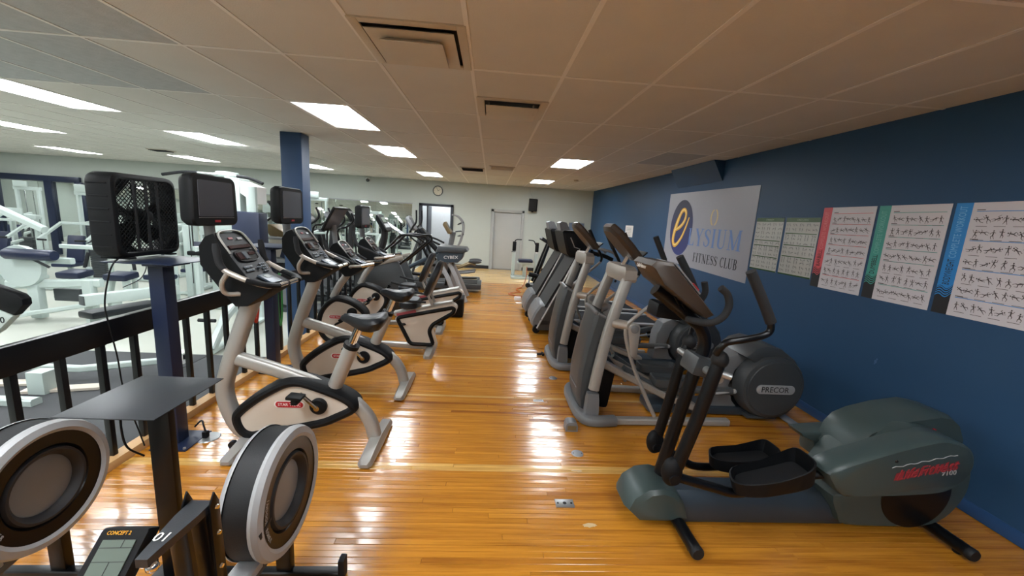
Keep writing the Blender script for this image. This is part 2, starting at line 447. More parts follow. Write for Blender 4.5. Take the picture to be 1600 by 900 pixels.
# ---- mirrors along the back wall of the weights room, blue trim
m_mir = mat('mirror_glass', '#dfe6e2', .02, 1., 0)
mw = thing('wall_mirror', (-9., YB-.02, 1.2), 'long run of mirror panels on the grey back wall of the weights room', 'mirror')
x = XL+.1; i = 0
while x < -2.75:
    x1 = min(x+1.3, -2.62)
    g = G(); g.box(((x+x1)/2, YB-.012, 1.1), (x1-x-.008, .012, 1.86), bev=.002); g.build('mirror_panel', m_mir, mw); x = x1
g = G(); g.box(((XL-2.6)/2, YB-.018, 2.045), (-2.6-XL, .03, .03)); g.build('top_channel', 'lgrey', mw)
tb = thing('blue_trim_frame', (-13.6, YB-.05, 1.1), 'blue painted timber frame around the mirrors at far left', 'frame')
g = G(); g.box((-14.2, YB-.05, 2.12), (2.6, .08, .17), bev=.006); g.build('header', 'bluesteel', tb)
for x in (-15.5, -13.85, -12.95):
    g = G(); g.box((x, YB-.05, .9), (.22, .08, 2.3), bev=.006); g.build('post', 'bluesteel', tb)

# ---- structural column
cl = empty_struct('trim_3', (-2.8, 5.92, 0))
g = G(); g.box((-2.803, 5.915, 1.2), (.285, .235, 3.02), bev=.004); g.build('column_casing', 'column', cl)

# ---- ceiling
ceil = empty_struct('ceiling', (0, 0, CZ)); ceil.rotation_euler = (SLOPE, 0, 0)
lights = {}      # (i, y0) -> label
skip_cells = set(); half_cells = {}
LROW = [  # i index, y0
 (-2, 4.028), (-2, 6.466), (-2, 10.45), (-7, 4.028), (-7, 6.466), (-12, 6.466), (-17, 10.45), (-12, 10.45), (-7, 10.45), (3, 6.466), (3, 10.45),
 (-12, 4.028), (-17, 6.466), (-17, 4.028), (3, .30), (-2, .37), (-7, 1.59), (-12, 1.59), (-2, -2.07), (-7, -.85), (3, -2.07), (-12, -2.07), (-7, -3.3), (-22, 6.466), (-22, 10.45)]
def overl(x0, x1, y0, y1):
    for i, ly in LROW:
        lx = GX0+i*TX
        if x0 < lx+TX-.05 and x1 > lx+.05 and y0 < ly+TY-.05 and y1 > ly+.05: return ly
    return None
VENTS = [(GX0, GX0+TX, GY0-TX, GY0), (GX0+TX, GX0+2*TX, GY0+.61, GY0+TY)]
cells = []
i0, i1 = int((XL-GX0)/TX)-1, int((3.5-GX0)/TX)+1
j0, j1 = int((YR-GY0)/TY)-1, int((YB-GY0)/TY)+1
for i in range(i0, i1+1):
    for j in range(j0, j1+1):
        x0, y0 = GX0+i*TX, GY0+j*TY; x1, y1 = x0+TX, y0+TY
        x0c, x1c = max(x0, XL), min(x1, 3.5); y0c, y1c = max(y0, YR), min(y1, YB)
        if x1c-x0c < .04 or y1c-y0c < .04: continue
        ivs = [(y0c, y1c)]
        cut = [(ly, ly+TY) for ii, ly in LROW if ii == i]+[(v[2], v[3]) for v in VENTS if abs(v[0]-x0) < .01]
        for a, b in cut:
            nv = []
            for p, q_ in ivs:
                if b <= p+.02 or a >= q_-.02: nv.append((p, q_)); continue
                if a-p > .04: nv.append((p, a))
                if q_-b > .04: nv.append((b, q_))
            ivs = nv
        for p, q_ in ivs: cells.append((x0c, x1c, p, q_, i, j))
def depth(c):
    cx, cy = (c[0]+c[1])/2, (c[2]+c[3])/2
    vis = cy > abs(cx-.06*cy)*.72 and cy > 1.0
    return (0 if vis else 50)+math.hypot(cx, cy)
cells.sort(key=depth)
_tm = {}
def tile_geo(g, x0, x1, y0, y1, z):
    g.box(((x0+x1)/2, (y0+y1)/2, z+.010), (x1-x0-.014, y1-y0-.014, .018))
dark = {(-4, -1), (-4, 0), (-5, -1), (-5, 0), (-6, 0), (5, 2), (-3, -1)}
rest = G()
for k, c in enumerate(cells):
    x0, x1, y0, y1, i, j = c
    mt = m_tileold if (i, j) in dark else m_tile
    if k < 300:
        w_, h_ = round(x1-x0, 3), round(y1-y0, 3); key = (w_, h_, mt.name)
        if key not in _tm:
            g = G(); g.box((0, 0, .010), (w_-.014, h_-.014, .018)); o = g.build('ceiling_tile', mt); _tm[key] = o.data
            o.parent = ceil
        else:
            o = bpy.data.objects.new('ceiling_tile', _tm[key]); S.collection.objects.link(o); o.parent = ceil
        o.location = ((x0+x1)/2, (y0+y1)/2, 0)
    else:
        tile_geo(rest, x0, x1, y0, y1, CZ)
tag(rest.build('ceiling_tile_rest', m_tile, ceil), kind='stuff')
g = G()
for i in range(i0, i1+2):
    x = GX0+i*TX
    if XL < x < 3.5: g.box((x, (YB+YR)/2, CZ), (.025, YB-YR, .005))
for j in range(j0, j1+2):
    y = GY0+j*TY
    if YR < y < YB: g.box(((XL+3.5)/2, y, CZ+.0001), (3.5-XL, .025, .005))
tag(g.build('ceiling_grid', m_grid, ceil), kind='stuff')
g = G(); g.box(((XL+3.6)/2, (YB+YR)/2, CZ+.1), (3.6-XL+.4, YB-YR+.5, .12)); g.build('ceiling_deck', 'blackp', ceil)

# ---- ceiling lights
def lamp_mat(name, s, half=False):
    mt = bpy.data.materials.new(name); mt.use_nodes = True; nt = mt.node_tree; b = nt.nodes['Principled BSDF']
    b.inputs['Base Color'].default_value = (.8, .85, .88, 1); b.inputs['Roughness'].default_value = .4
    b.inputs['Emission Color'].default_value = (.93, .97, 1., 1); b.inputs['Emission Strength'].default_value = s
    if half:
        tc = nt.nodes.new('ShaderNodeTexCoord'); sx = nt.nodes.new('ShaderNodeSeparateXYZ'); rp = nt.nodes.new('ShaderNodeMapRange')
        rp.interpolation_type = 'SMOOTHSTEP'
        rp.inputs['From Min'].default_value = -.12; rp.inputs['From Max'].default_value = .1; rp.inputs['To Min'].default_value = s*.07; rp.inputs['To Max'].default_value = s
        nt.links.new(tc.outputs['Object'], sx.inputs[0]); nt.links.new(sx.outputs[0], rp.inputs['Value']); nt.links.new(rp.outputs[0], b.inputs['Emission Strength'])
    return mt
PASS_.build('added_passage_lamp', lamp_mat('added_passage_diffuser', LAMP*.6), d)  # unseen glowing panel, added to brighten the grey passage wall
m_lamp = lamp_mat('lit_diffuser', LAMP); m_lampl = lamp_mat('lit_diffuser_cool', LAMP*.9); m_lamp1 = lamp_mat('dimmed_diffuser', LAMP*.35); m_lamph = lamp_mat('half_lit_diffuser', LAMP, True)  # weakest one is simply turned down, to keep the near blue wall dark
def lname(i, y):
    row = {3: 'above the machines by the blue wall', -2: 'above the bikes', -7: 'over the weights room'}.get(i, 'far over the weights room')
    return row
LLAB = {(-2, 4.028): 'half-lit recessed ceiling light in front of the blue column, one tube out', (-2, 6.466): 'recessed ceiling light above the bikes, second of its row from the front',
 (-2, 10.45): 'small-looking recessed ceiling light in front of the wall clock', (-7, 4.028): 'long bright ceiling light at the upper left edge of the photo',
 (-7, 6.466): 'bright ceiling light above the screens, left of the blue column', (-12, 6.466): 'bright ceiling light at left edge, second one down', (-17, 10.45): 'thin far ceiling light at left, lowest of the left column of lights',
 (-12, 10.45): 'thin far ceiling light above the cable tower, beside the dark vent', (-7, 10.45): 'far ceiling light partly hidden by the blue column', (3, 6.466): 'bright square-looking ceiling light right of the middle, nearer the blue wall',
 (3, 10.45): 'farthest small ceiling light above the wall speaker'}
for k, (i, y0) in enumerate(LROW):
    x0 = GX0+i*TX; cx, cy = x0+TX/2, y0+TY/2; zc = cz(cy)
    seen = (i, y0) in LLAB
    t = thing('ceiling_light', (cx, cy, zc), LLAB.get((i, y0), 'recessed ceiling light beyond the edges of the photo, above or behind the camera'), 'ceiling light', 'ceiling lights')
    if not seen: t['group'] = 'ceiling lights out of the frame'
    t.rotation_euler = (SLOPE, 0, 0)
    g = G(); a, b = TX/2-.012, TY/2-.012
    for sx in (-1, 1): g.box((cx+sx*(a-.012), cy, zc+.01), (.026, 2*b, .03))
    for sy in (-1, 1): g.box((cx, cy+sy*(b-.012), zc+.01), (2*a, .026, .03))
    g.build('fixture_frame', m_grid, t)
    g = G(); g.box((cx, cy, zc+.012), (2*a-.05, 2*b-.05, .006))
    g.build('diffuser', m_lamph if (i, y0) == (-2, 4.028) else m_lamp1 if (i, y0) == (3, .30) else (m_lampl if i < -3 else m_lamp), t)
# ---- vents and small things on the ceiling
def step_vent(x0, x1, y0, y1, lab, steps, name):
    cx, cy = (x0+x1)/2, (y0+y1)/2; zc = cz(cy); t = thing(name, (cx, cy, zc), lab, 'air vent'); t.rotation_euler = (SLOPE, 0, 0)
    a, b = (x1-x0)/2-.004, (y1-y0)/2+.006
    g = G(); e = .05 if steps == 2 else .065
    for sx in (-1, 1): g.box((cx+sx*(a-e/2), cy, zc-.002), (e, 2*b, .012), bev=.003)
    for sy in (-1, 1): g.box((cx, cy+sy*(b-e/2), zc-.002), (2*a-2*e, e, .012), bev=.003)
    g.build('vent_frame', m_vent, t)
    g = G(); g.box((cx, cy, zc+.075), (2*a-.02, 2*b-.02, .01)); g.build('duct_cavity', m_duct, t)
    if steps == 2:
        g = G(); g.lathe([(.15, 0), (.16, .07)], (cx, cy, zc+.0), 'z', 28); g.build('duct_collar', m_duct, t)
        for f, zz in ((.78, -.022), (.56, -.05)):
            g = G(); w_ = a*f; h_ = b*f
            g.loft([[(cx-w_*k, cy-h_*k, zc+zz+dz), (cx+w_*k, cy-h_*k, zc+zz+dz), (cx+w_*k, cy+h_*k, zc+zz+dz), (cx-w_*k, cy+h_*k, zc+zz+dz)] for k, dz in ((1.0, 0), (1.0, .004), (.8, .03))])
            o = g.build('cone_step', m_vent, t)
        g = G(); g.lathe([(.012, -.004), (.012, .002)], (cx+.0, cy+.02, zc-.028), 'z', 12); g.build('centre_screw', 'blackp', t)
    else:
        g = G(); g.box((cx, cy, zc-.04), (2*a*.74, 2*b*.74, .006), bev=.002); g.build('deflector_plate', m_vent, t)
        g = G()
        for sx in (-1, 1): g.box((cx+sx*a*.66, cy, zc+.01), (.012, .05, .11))
        g.build('plate_bracket', m_vent, t)
step_vent(*VENTS[0], 'large square stepped ceiling vent with dark round duct, nearest the camera', 2, 'ceiling_vent')
step_vent(*VENTS[1], 'ceiling vent with flat drop plate, second from the camera', 1, 'ceiling_vent')
def flat_vent(cx, cy, w_, h_, lab, m):
    zc = cz(cy); t = thing('ceiling_grille', (cx, cy, zc), lab, 'air vent'); t.rotation_euler = (SLOPE, 0, 0)
    g = G(); g.box((cx, cy, zc-.006), (w_, h_, .014), bev=.004); g.build('grille_frame', m_vent, t)
    g = G()
    for k in range(5): g.box((cx, cy-h_*.36+k*h_*.18, zc-.018), (w_*.86, h_*.11, .012), (.5, 0, 0))
    g.build('louver', m, t)
flat_vent(-.45, 8.9, .52, .52, 'dark louvred ceiling grille, small and far, left of the pale one', m_duct)
flat_vent(.18, 8.3, .52, .45, 'pale slotted ceiling grille, small and far, near the middle', m_vent)
flat_vent(-7.36, 9.45, .42, .3, 'dark little ceiling grille far over the weights room', m_duct)
t = thing('smoke_detector', (2.05, 9.84, cz(9.84)), 'small round smoke detector on ceiling beyond the square light at right', 'detector')
g = G(); g.lathe([(.06, 0), (.06, -.02), (.045, -.04), (.0, -.045)], (2.05, 9.84, cz(9.84)), 'z', 20); g.build('detector_body', m_vent, t)
t = thing('security_camera', (-4.05, YB-.06, 2.72), 'small dome camera high on the grey back wall', 'camera')
g = G(); g.box((-4.05, YB-.04, 2.75), (.12, .08, .06), bev=.01); g.build('mount', 'whitep', t)
g = G(); g.ball((-4.05, YB-.08, 2.70), .055); g.build('dome', 'dgrey', t)
# black railing with its curb at the edge of the raised floor
RX = -2.36
rl = thing('railing', (RX, 3.5, 0), 'black metal railing with square balusters on a pale wood curb', 'railing')
y0r, y1r = -.3, 7.9
g = G(); g.box((RX, (y0r+y1r)/2, .868), (.05, y1r-y0r, .15), bev=.006); g.build('top_rail', 'gloss', rl)
g = G(); g.box((-2.345, (y0r+y1r)/2, .028), (.085, y1r-y0r, .056), bev=.004); o = g.build('curb', 'wood', rl)
k = 0; y = 1.975-.2285*9
bal = None
while y < y1r:
    if bal is None:
        g = G(); g.box((RX, y, .42), (.034, .034, .80), bev=.003); bal = g.build('baluster', 'gloss', rl); by = y
    else:
        o = bpy.data.objects.new('baluster', bal.data); S.collection.objects.link(o); o.parent = rl; o.location = (0, y-by, 0)
    y += .2285
# ------------------------------------------------------------------ upright and recumbent bikes on the left
def plane_geo(o, ux, uy):
    """returns f(a,b,h) -> point on a tilted panel"""
    o, ux, uy = V(o), V(ux).normalized(), V(uy).normalized(); uz = ux.cross(uy)
    return (lambda a, b, h=0.: o+ux*a+uy*b+uz*h), Matrix((ux, uy, uz)).transposed()
def logo_badge(parent, name, c, w_, h_, txt, side=-1):
    """red pill badge with white rim and white words on a plane facing -y (side -1) or +y"""
    x, y, z = c; sx = -side
    pts = lambda k: [(x+(a)*k, z+b*k) for a, b in [(w_/2*math.copysign(1, math.cos(t))*0+math.copysign(w_/2-h_/2, math.cos(t))+h_/2*math.cos(t), h_/2*math.sin(t)) for t in [2*PI*(i+.5)/24 for i in range(24)]]]
    g = G(); g.mtl(1).prism(pts(1.0), y, y+side*.002); g.mtl(0).prism(pts(.9), y, y+side*.0032)
    g.mtl(1); text_geo(g, txt, h_*.62, (x, y+side*.004, z-.001), (sx, 0, 0), (0, 0, 1), .0006, 'CENTER', w_*.74)
    return g.build(name, ['red', 'whitep'], parent)
def make_tv(parent, yc, xo=0., zo=0.):
    g = G(); X = -1.795+xo
    prof = round_poly([(yc-.215, 1.55+zo), (yc+.215, 1.55+zo), (yc+.205, 1.87+zo), (yc-.205, 1.87+zo)], .05, 5)
    prof2 = [(yc+(p[0]-yc)*.9, 1.71+zo+(p[1]-1.71-zo)*.9) for p in prof]
    g.loft([[(X-.09, p[0], p[1]) for p in prof2], [(X-.055, p[0], p[1]) for p in prof], [(X-.012, p[0], p[1]) for p in prof], [(X, yc+(p[0]-yc)*.96, 1.71+zo+(p[1]-1.71-zo)*.95) for p in prof]])
    o = g.build('television', 'black', parent)
    g = G(); q = round_poly([(yc-.165, 1.61+zo), (yc+.165, 1.61+zo), (yc+.16, 1.835+zo), (yc-.16, 1.835+zo)], .012, 2)
    g.prism(q, X, X+.003, axis='x'); g.build('screen', 'screen', o)
    g = G(); g.box((X+.002, yc, 1.603+zo), (.004, .33, .004)); g.mtl(1).box((X+.002, yc, 1.58+zo), (.004, .05, .014)); g.build('bezel_mark', ['mgrey', 'red'], o)
    g = G(); g.tube([(X-.06, yc, 1.58+zo), (X-.05, yc, 1.42+zo)], 1, 10, rect=(.035, .02)); g.build('tv_bracket', 'mgrey', parent)
def make_console(parent, yc, top=(-1.755, 1.50), bot=(-1.535, 1.225), w_=.30, xo=0.):
    """sloped console facing +x"""
    tx, tz = top; bx, bz = bot
    out = [(tx-.03, tz-.01), (tx+.02, tz+.012), (bx, bz+.01), (bx+.135, bz-.055), (bx+.115, bz-.085), (bx-.03, bz-.185), (bx-.10, bz-.19), (bx-.16, bz-.12), (tx-.07, tz-.19), (tx-.07, tz-.07)]
    secs = []
    for k, f in ((-1, .8), (-.93, .95), (-.6, 1), (.6, 1), (.93, .95), (1, .8)):
        cx = sum(p[0] for p in out)/len(out); cz_ = sum(p[1] for p in out)/len(out)
        secs.append([(cx+(p[0]-cx)*(.9+.1*f), yc+k*w_/2*(1 if p[1] > bz-.1 else .85), cz_+(p[1]-cz_)*(.9+.1*f)) for p in out])
    g = G(); g.loft(secs); o = g.build('console', 'black', parent)
    L = math.hypot(bx-tx, bz-tz); f, R = plane_geo((tx+.02, yc, tz+.012), (0, 1, 0), (tx+.02-bx, 0, tz-bz))
    # silver brow
    g = G(); g.tube([f(-w_*.47, -.16, .004), f(-w_*.45, -.05, .006), f(-w_*.34, -.004, .006), f(0, .008, .006), f(w_*.34, -.004, .006), f(w_*.45, -.05, .006), f(w_*.47, -.16, .004)], .007, 8, 4); g.build('brow_trim', 'silver', o)
    g = G()
    g.mtl(0).box(f(0, -.115, .003), (w_*.72, .024, .006), R)
    oval = [(w_*.36*math.copysign(abs(math.cos(t))**.6, math.cos(t)), .045*math.copysign(abs(math.sin(t))**.6, math.sin(t))) for t in [2*PI*i/28 for i in range(28)]]
    g.mtl(1).poly([f(a, -.185+b, .004) for a, b in oval]); 
    g.tube([f(a, -.185+b, .004) for a, b in oval], .0025, 6, closed=True)
    g.mtl(0).box(f(-w_*.22, -.185, .006), (w_*.16, .05, .004), R).box(f(w_*.2, -.175, .006), (w_*.22, .02, .004), R)
    g.mtl(2).box(f(-.01, -.185, .006), (w_*.14, .055, .004), R)
    g.mtl(3).box(f(-w_*.10, -.05, .003), (.040, .014, .004), R); g.mtl(4).box(f(w_*.2, -.055, .003), (.046, .017, .004), R)
    g.build('display_panel', ['redlcd', 'gloss', 'rail', mat('dull_red_print', '#8e3d43', .5), 'lgrey'], o)
    g = G()
    for i in range(3):
        for j in range(2): g.box(f(-w_*.33+i*.03, -.268-j*.026, .003), (.024, .016, .006), R, .002)
        for j in range(4): g.box(f(w_*.22+i*.021, -.262-j*.019, .003), (.015, .012, .006), R, .002)
    tag(g.build('keypad', 'button', o), kind='stuff')
    g = G(); g.ball(f(w_*.1, -.285, .003), (.016, .016, .006), 10, 6); g.build('heart_button', 'button', o)
    g = G(); f2, R2 = plane_geo((bx+.06, yc-.01, bz-.012), (0, 1, 0), (-.135, 0, .065))
    g.mtl(0).box(f2(0, 0, .004), (w_*.42, .11, .012), R2, .004).mtl(1).box(f2(0, .02, .011), (w_*.2, .035, .003), R2)
    g.build('reading_ledge', ['rail', 'lcd'], o)
    return o
def make_bike():
    yc = 2.71; O = (-1.25, yc, 0)
    t = thing('upright_bike', O, 'silver upright exercise bike nearest the camera, in front of the fan post', 'exercise bike', 'upright bikes by the railing')
    g = G()
    g.tube([(-1.595, yc, 1.08), (-1.70, yc, .81), (-1.79, yc, .55), (-1.825, yc, .40), (-1.80, yc, .25), (-1.74, yc, .12), (-1.66, yc, .055)], 1, 14, 6, rect=(.052, .05), upv=(1, 0, .2), power=3.2)
    g.build('mast', 'silver', t)
    g = G()
    g.tube([(-1.76, yc, .645), (-1.52, yc, .575), (-1.34, yc, .515), (-1.13, yc, .435), (-.99, yc, .375), (-.88, yc, .285), (-.81, yc, .18), (-.775, yc, .05)], 1, 14, 6, rect=(.04, .047), upv=(0, 0, 1), power=3.2)
    g.build('main_beam', 'silver', t)
    g = G(); g.tube([(-1.065, yc, .44), (-.94, yc, .752)], 1, 16, rect=(.05, .056)); o = g.build('seat_tube', 'silver', t)
    g = G(); g.tube([(-.947, yc, .745), (-.935, yc, .772)], 1, 16, rect=(.054, .06)); g.build('collar', 'black', o)
    g = G(); g.tube([(-.95, yc, .74), (-.885, yc, .90)], 1, 12, rect=(.027, .034), power=3); sp = g.build('seat_post', 'chrome', t)
    g = G()
    for k in range(5): g.lathe([(.006, -.002), (.006, .002)], (-.947+.012*k+.0, yc-.028, .775+.03*k-.0), 'y', 8)
    g.build('pin_hole', 'gloss', sp)
    g = G(); secs = []
    for x, w_, zt, zb in ((-1.01, .018, .968, .952), (-.995, .03, .985, .938), (-.95, .036, .988, .915), (-.9, .055, .978, .885), (-.85, .085, .974, .872), (-.79, .118, .98, .872), (-.74, .128, .992, .89), (-.715, .115, .988, .92), (-.70, .07, .975, .945)):
        zm = (zt+zb)/2; secs.append([(x, yc-w_, zm+(zt-zm)*.3), (x, yc-w_*.8, zt), (x, yc-w_*.3, zt-.004), (x, yc, zt-.010), (x, yc+w_*.3, zt-.004), (x, yc+w_*.8, zt), (x, yc+w_, zm+(zt-zm)*.3), (x, yc+w_*.75, zb+(zt-zb)*.15), (x, yc+w_*.3, zb), (x, yc-w_*.3, zb), (x, yc-w_*.75, zb+(zt-zb)*.15)])
    g.loft(secs); g.build('saddle', 'vinyl', t, sharp=60)
    # shroud: cream body with a fat black surround
    mid = [(-1.72, .20), (-1.70, .255), (-1.58, .36), (-1.44, .45), (-1.355, .487), (-1.27, .49), (-1.15, .455), (-.99, .39), (-.92, .335), (-.93, .295), (-1.03, .24), (-1.16, .186), (-1.54, .10), (-1.63, .085), (-1.69, .12)]
    loop = smooth_path([(x, 0, z) for x, z in mid], 4, True)
    g = G(); g.prism([(p.x, p.z) for p in loop], yc-.062, yc+.062); sh = g.build('shroud', 'cream', t)
    g = G(); g.tube([(p.x, yc, p.z) for p in loop], 1, 14, closed=True, upv=(0, 1, 0), rect=(.037, .088), power=2.6); g.build('surround', 'black', t)
    g = G(); g.tube([(-1.56, yc-.066, .07), (-1.53, yc-.07, .115), (-1.44, yc-.07, .15), (-1.35, yc-.066, .16)], 1, 10, 5, rect=(.008, .006)); g.build('seam_trim', 'black', sh)
    for sd in (-1, 1): logo_badge(sh, 'badge', (-1.352, yc+sd*.063, .328), .21, .048, 'STAR TRAC', sd)
    for sd in (-1, 1):
        ys = yc+sd*.075
        g = G(); g.lathe([(.058, 0), (.06, sd*.02), (.05, sd*.03), (.02, sd*.032)], (-1.148, ys-sd*.012, .328), 'y', 24); ck = g.build('crank_disc', 'black', t)
        dx, dz = (-.105, .115) if sd < 0 else (.105, -.115)
        g = G(); g.tube([(-1.148, ys+sd*.03, .328), (-1.148+dx, ys+sd*.045, .328+dz)], [.016, .012], 10); g.lathe([(.022, 0), (.02, sd*.02)], (-1.148, ys+sd*.02, .328), 'y', 14)
        g.build('crank_arm', 'chrome', ck)
        px, pz = -1.148+dx, .328+dz
        g = G(); g.box((px-.0, ys+sd*.10, pz), (.10, .085, .022), (0, .1, 0), .008).box((px, ys+sd*.10, pz-.03), (.04, .07, .035), None, .006); g.build('pedal', 'black', ck)
    # stabilisers
    def stab(x, name):
        g = G(); hw = .05
        pts = []
        for yy, hx, zt in ((yc-.305, .028, .035), (yc-.28, .047, .05), (yc-.1, .05, .072), (yc, .052, .082), (yc+.1, .05, .072), (yc+.28, .047, .05), (yc+.305, .028, .035)):
            pts.append([(x-hx, yy, .012), (x-hx, yy, zt*.6), (x-hx*.7, yy, zt), (x+hx*.7, yy, zt), (x+hx, yy, zt*.6), (x+hx, yy, .012)])
        g.loft(pts); o = g.build(name, 'silver', t)
        for s_ in (-1, 1):
            g = G(); g.lathe([(.022, 0), (.022, .013)], (x, yc+s_*.25, 0), 'z', 12); g.build('foot_pad', 'rubber', o)
        return o
    fs = stab(-1.655, 'front_stabilizer'); stab(-.765, 'rear_stabilizer')
    g = G(); g.lathe([(.028, -.015), (.03, 0), (.028, .015)], (-1.715, yc-.12, .045), 'y', 16); g.build('transport_wheel', 'rubber', fs)
    c = make_console(t, yc)
    # handlebar
    for s_ in (-1, 1):
        g = G(); yy = lambda d: yc+s_*d
        g.tube([(-1.625, yy(.235), 1.30), (-1.60, yy(.235), 1.28), (-1.50, yy(.225), 1.235), (-1.41, yy(.19), 1.20), (-1.365, yy(.12), 1.19)], .017, 10, 5)
        g.tube([(-1.60, yy(.235), 1.28), (-1.655, yy(.215), 1.20), (-1.655, yy(.18), 1.135), (-1.60, yy(.13), 1.125)], .015, 10, 5)
        hb = g.build('handlebar', 'champagne', t)
    for s_ in (-1, 1):
        g = G(); g.tube([(-1.665, yc+s_*.235, 1.455), (-1.66, yc+s_*.237, 1.42), (-1.648, yc+s_*.237, 1.34), (-1.622, yc+s_*.235, 1.297)], [.015, .021, .021, .018], 12, 4); g.build('horn_grip', 'foam', hb)
        g = G(); g.tube([(-1.50, yc+s_*.222, 1.232), (-1.40, yc+s_*.185, 1.203), (-1.368, yc+s_*.125, 1.192)], 1, 12, 4, rect=(.034, .018)); g.build('elbow_pad', 'black', hb)
    g = G(); g.tube([(-1.365, yc-.13, 1.19), (-1.365, yc+.13, 1.19)], .0165, 12); g.build('pulse_grip', 'chrome', hb)
    g = G()
    for d in (-.125, -.008, .125): g.tube([(-1.365, yc+d, 1.19), (-1.365, yc+d+.014, 1.19)], .018, 12)
    g.build('grip_ring', 'black', hb)
    make_tv(t, yc)
    return t
bike = make_bike()
copy_thing(bike, (0, .99, 0), 'silver upright exercise bike second from the camera, in front of the blue column')

def make_recumbent(yc, lab, tilted, sx=0.):
    O = (-1.2, yc, 0)
    t = thing('recumbent_bike', O, lab, 'exercise bike', 'recumbent bikes')
    mid = [(-2.03, .30), (-2.015, .42), (-1.965, .52), (-1.88, .605), (-1.80, .632), (-1.65, .595), (-1.53, .515), (-1.485, .44), (-1.51, .33), (-1.62, .19), (-1.76, .105), (-1.90, .10), (-1.99, .17)]
    loop = smooth_path([(x, 0, z) for x, z in mid], 4, True)
    g = G(); g.prism([(p.x, p.z) for p in loop], yc-.062, yc+.062); sh = g.build('shroud', 'cream', t)
    g = G(); g.tube([(p.x, yc, p.z) for p in loop], 1, 14, closed=True, upv=(0, 1, 0), rect=(.037, .088), power=2.6); g.build('surround', 'black', t)
    for sd in (-1, 1): logo_badge(sh, 'badge', (-1.83, yc+sd*.063, .41), .17, .042, 'STAR TRAC', sd)
    for sd in (-1, 1):
        ys = yc+sd*.075
        g = G(); g.lathe([(.058, 0), (.06, sd*.02), (.05, sd*.03), (.02, sd*.032)], (-1.63, ys-sd*.012, .475), 'y', 24); ck = g.build('crank_disc', 'black', t)
        dx, dz = (-.115, -.10) if sd < 0 else (.115, .10)
        g = G(); g.tube([(-1.63, ys+sd*.03, .475), (-1.63+dx, ys+sd*.045, .475+dz)], [.016, .012], 10); g.build('crank_arm', 'chrome', ck)
        g = G(); g.box((-1.63+dx, ys+sd*.10, .475+dz), (.10, .085, .024), (0, -.5, 0), .008).box((-1.61+dx, ys+sd*.10, .50+dz), (.03, .085, .05), (0, -.5, 0), .008); g.build('pedal', 'black', ck)
    g = G(); g.tube([(-1.97, yc, .075), (-1.2, yc, .075), (-.70, yc, .06)], 1, 12, rect=(.04, .035), power=4); g.build('base_beam', 'silver', t)
    for x, nm in ((-1.93, 'front_stabilizer'), (-.68, 'rear_stabilizer')):
        g = G(); secs = []
        for yy, hx, zt in ((yc-.30, .03, .035), (yc-.27, .05, .055), (yc, .055, .085), (yc+.27, .05, .055), (yc+.30, .03, .035)):
            secs.append([(x-hx, yy, .0), (x-hx, yy, zt*.6), (x-hx*.7, yy, zt), (x+hx*.7, yy, zt), (x+hx, yy, zt*.6), (x+hx, yy, .0)])
        g.loft(secs); g.build(nm, 'silver', t)
    ro = [(-1.13, .44), (-.80, .545), (-.50, .625), (-.40, .64), (-.355, .59), (-.39, .51), (-.62, .365), (-.665, .29), (-.60, .085), (-.94, .085)]
    g = G(); lp = round_poly([(x, z, 0) for x, z in ro], .05); g.prism([(p.x, p.y) for p in lp], yc-.065, yc+.065); rb = g.build('rear_shroud', 'cream', t)
    cx, cz2 = -.75, .36
    g = G(); pin = [(-1.095, .435), (-.62, .545), (-.42, .59), (-.395, .575), (-.41, .525), (-.66, .365), (-.70, .28), (-.64, .105), (-.925, .105)]
    lp = round_poly([(x, yc, z) for x, z in pin], .05); g.tube(lp, 1, 10, closed=True, upv=(0, 1, 0), rect=(.033, .088), power=2.6); g.build('surround', 'black', t)
    g = G(); g.tube([(-1.13, yc, .475), (-.80, yc, .56), (-.42, yc, .645)], 1, 12, rect=(.06, .032), power=4); rl_ = g.build('seat_rail', 'silver', t)
    g = G(); g.box((-.98, yc-.064, .50), (.24, .008, .035), (0, -.25, 0)); g.build('rail_mark', mat('dull_red_print', '#8e3d43', .5), rl_)
    g = G(); g.tube([(-1.06, yc-.12, .40), (-1.02, yc-.12, .38)], .008, 8); g.ball((-1.0, yc-.12, .37), (.03, .02, .016)); g.build('adjust_lever', 'black', t)
    sp_ = []
    for k in range(20):
        a = 2*PI*k/20; sp_.append((math.copysign(abs(math.cos(a))**.7, math.cos(a)), math.copysign(abs(math.sin(a))**.7, math.sin(a))))
    g = G(); g.loft([[(sx-.945+.125*f*a, yc+.19*f*b, z-.03*a*0) for a, b in sp_] for f, z in ((.8, .57), (1., .59), (1., .645), (.85, .672))]); st = g.build('seat', 'vinyl', t)
    f_, R = plane_geo((sx-.665, yc, .94), (0, -1, 0), (.18, 0, .45))
    g = G(); g.loft([[f_(.19*f*a, .235*f*b, h) for a, b in sp_] for f, h in ((.85, -.04), (1., -.025), (1., .02), (.9, .035))]); g.build('backrest', 'vinyl', t)
    g = G(); g.tube([(sx-.66, yc-.1, .62), (sx-.71, yc-.1, .73), (sx-.58, yc-.1, 1.06)], 1, 10, rect=(.016, .02), power=4).tube([(sx-.66, yc+.1, .62), (sx-.71, yc+.1, .73), (sx-.58, yc+.1, 1.06)], 1, 10, rect=(.016, .02), power=4); g.build('back_bracket', 'silver', t)
    for s_ in (-1, 1):
        g = G(); g.tube([(sx-.72, yc+s_*.22, .68), (sx-.95, yc+s_*.27, .70), (sx-1.12, yc+s_*.27, .74)], [.013, .014, .018], 10, 5); g.build('side_grip', 'foam', t)
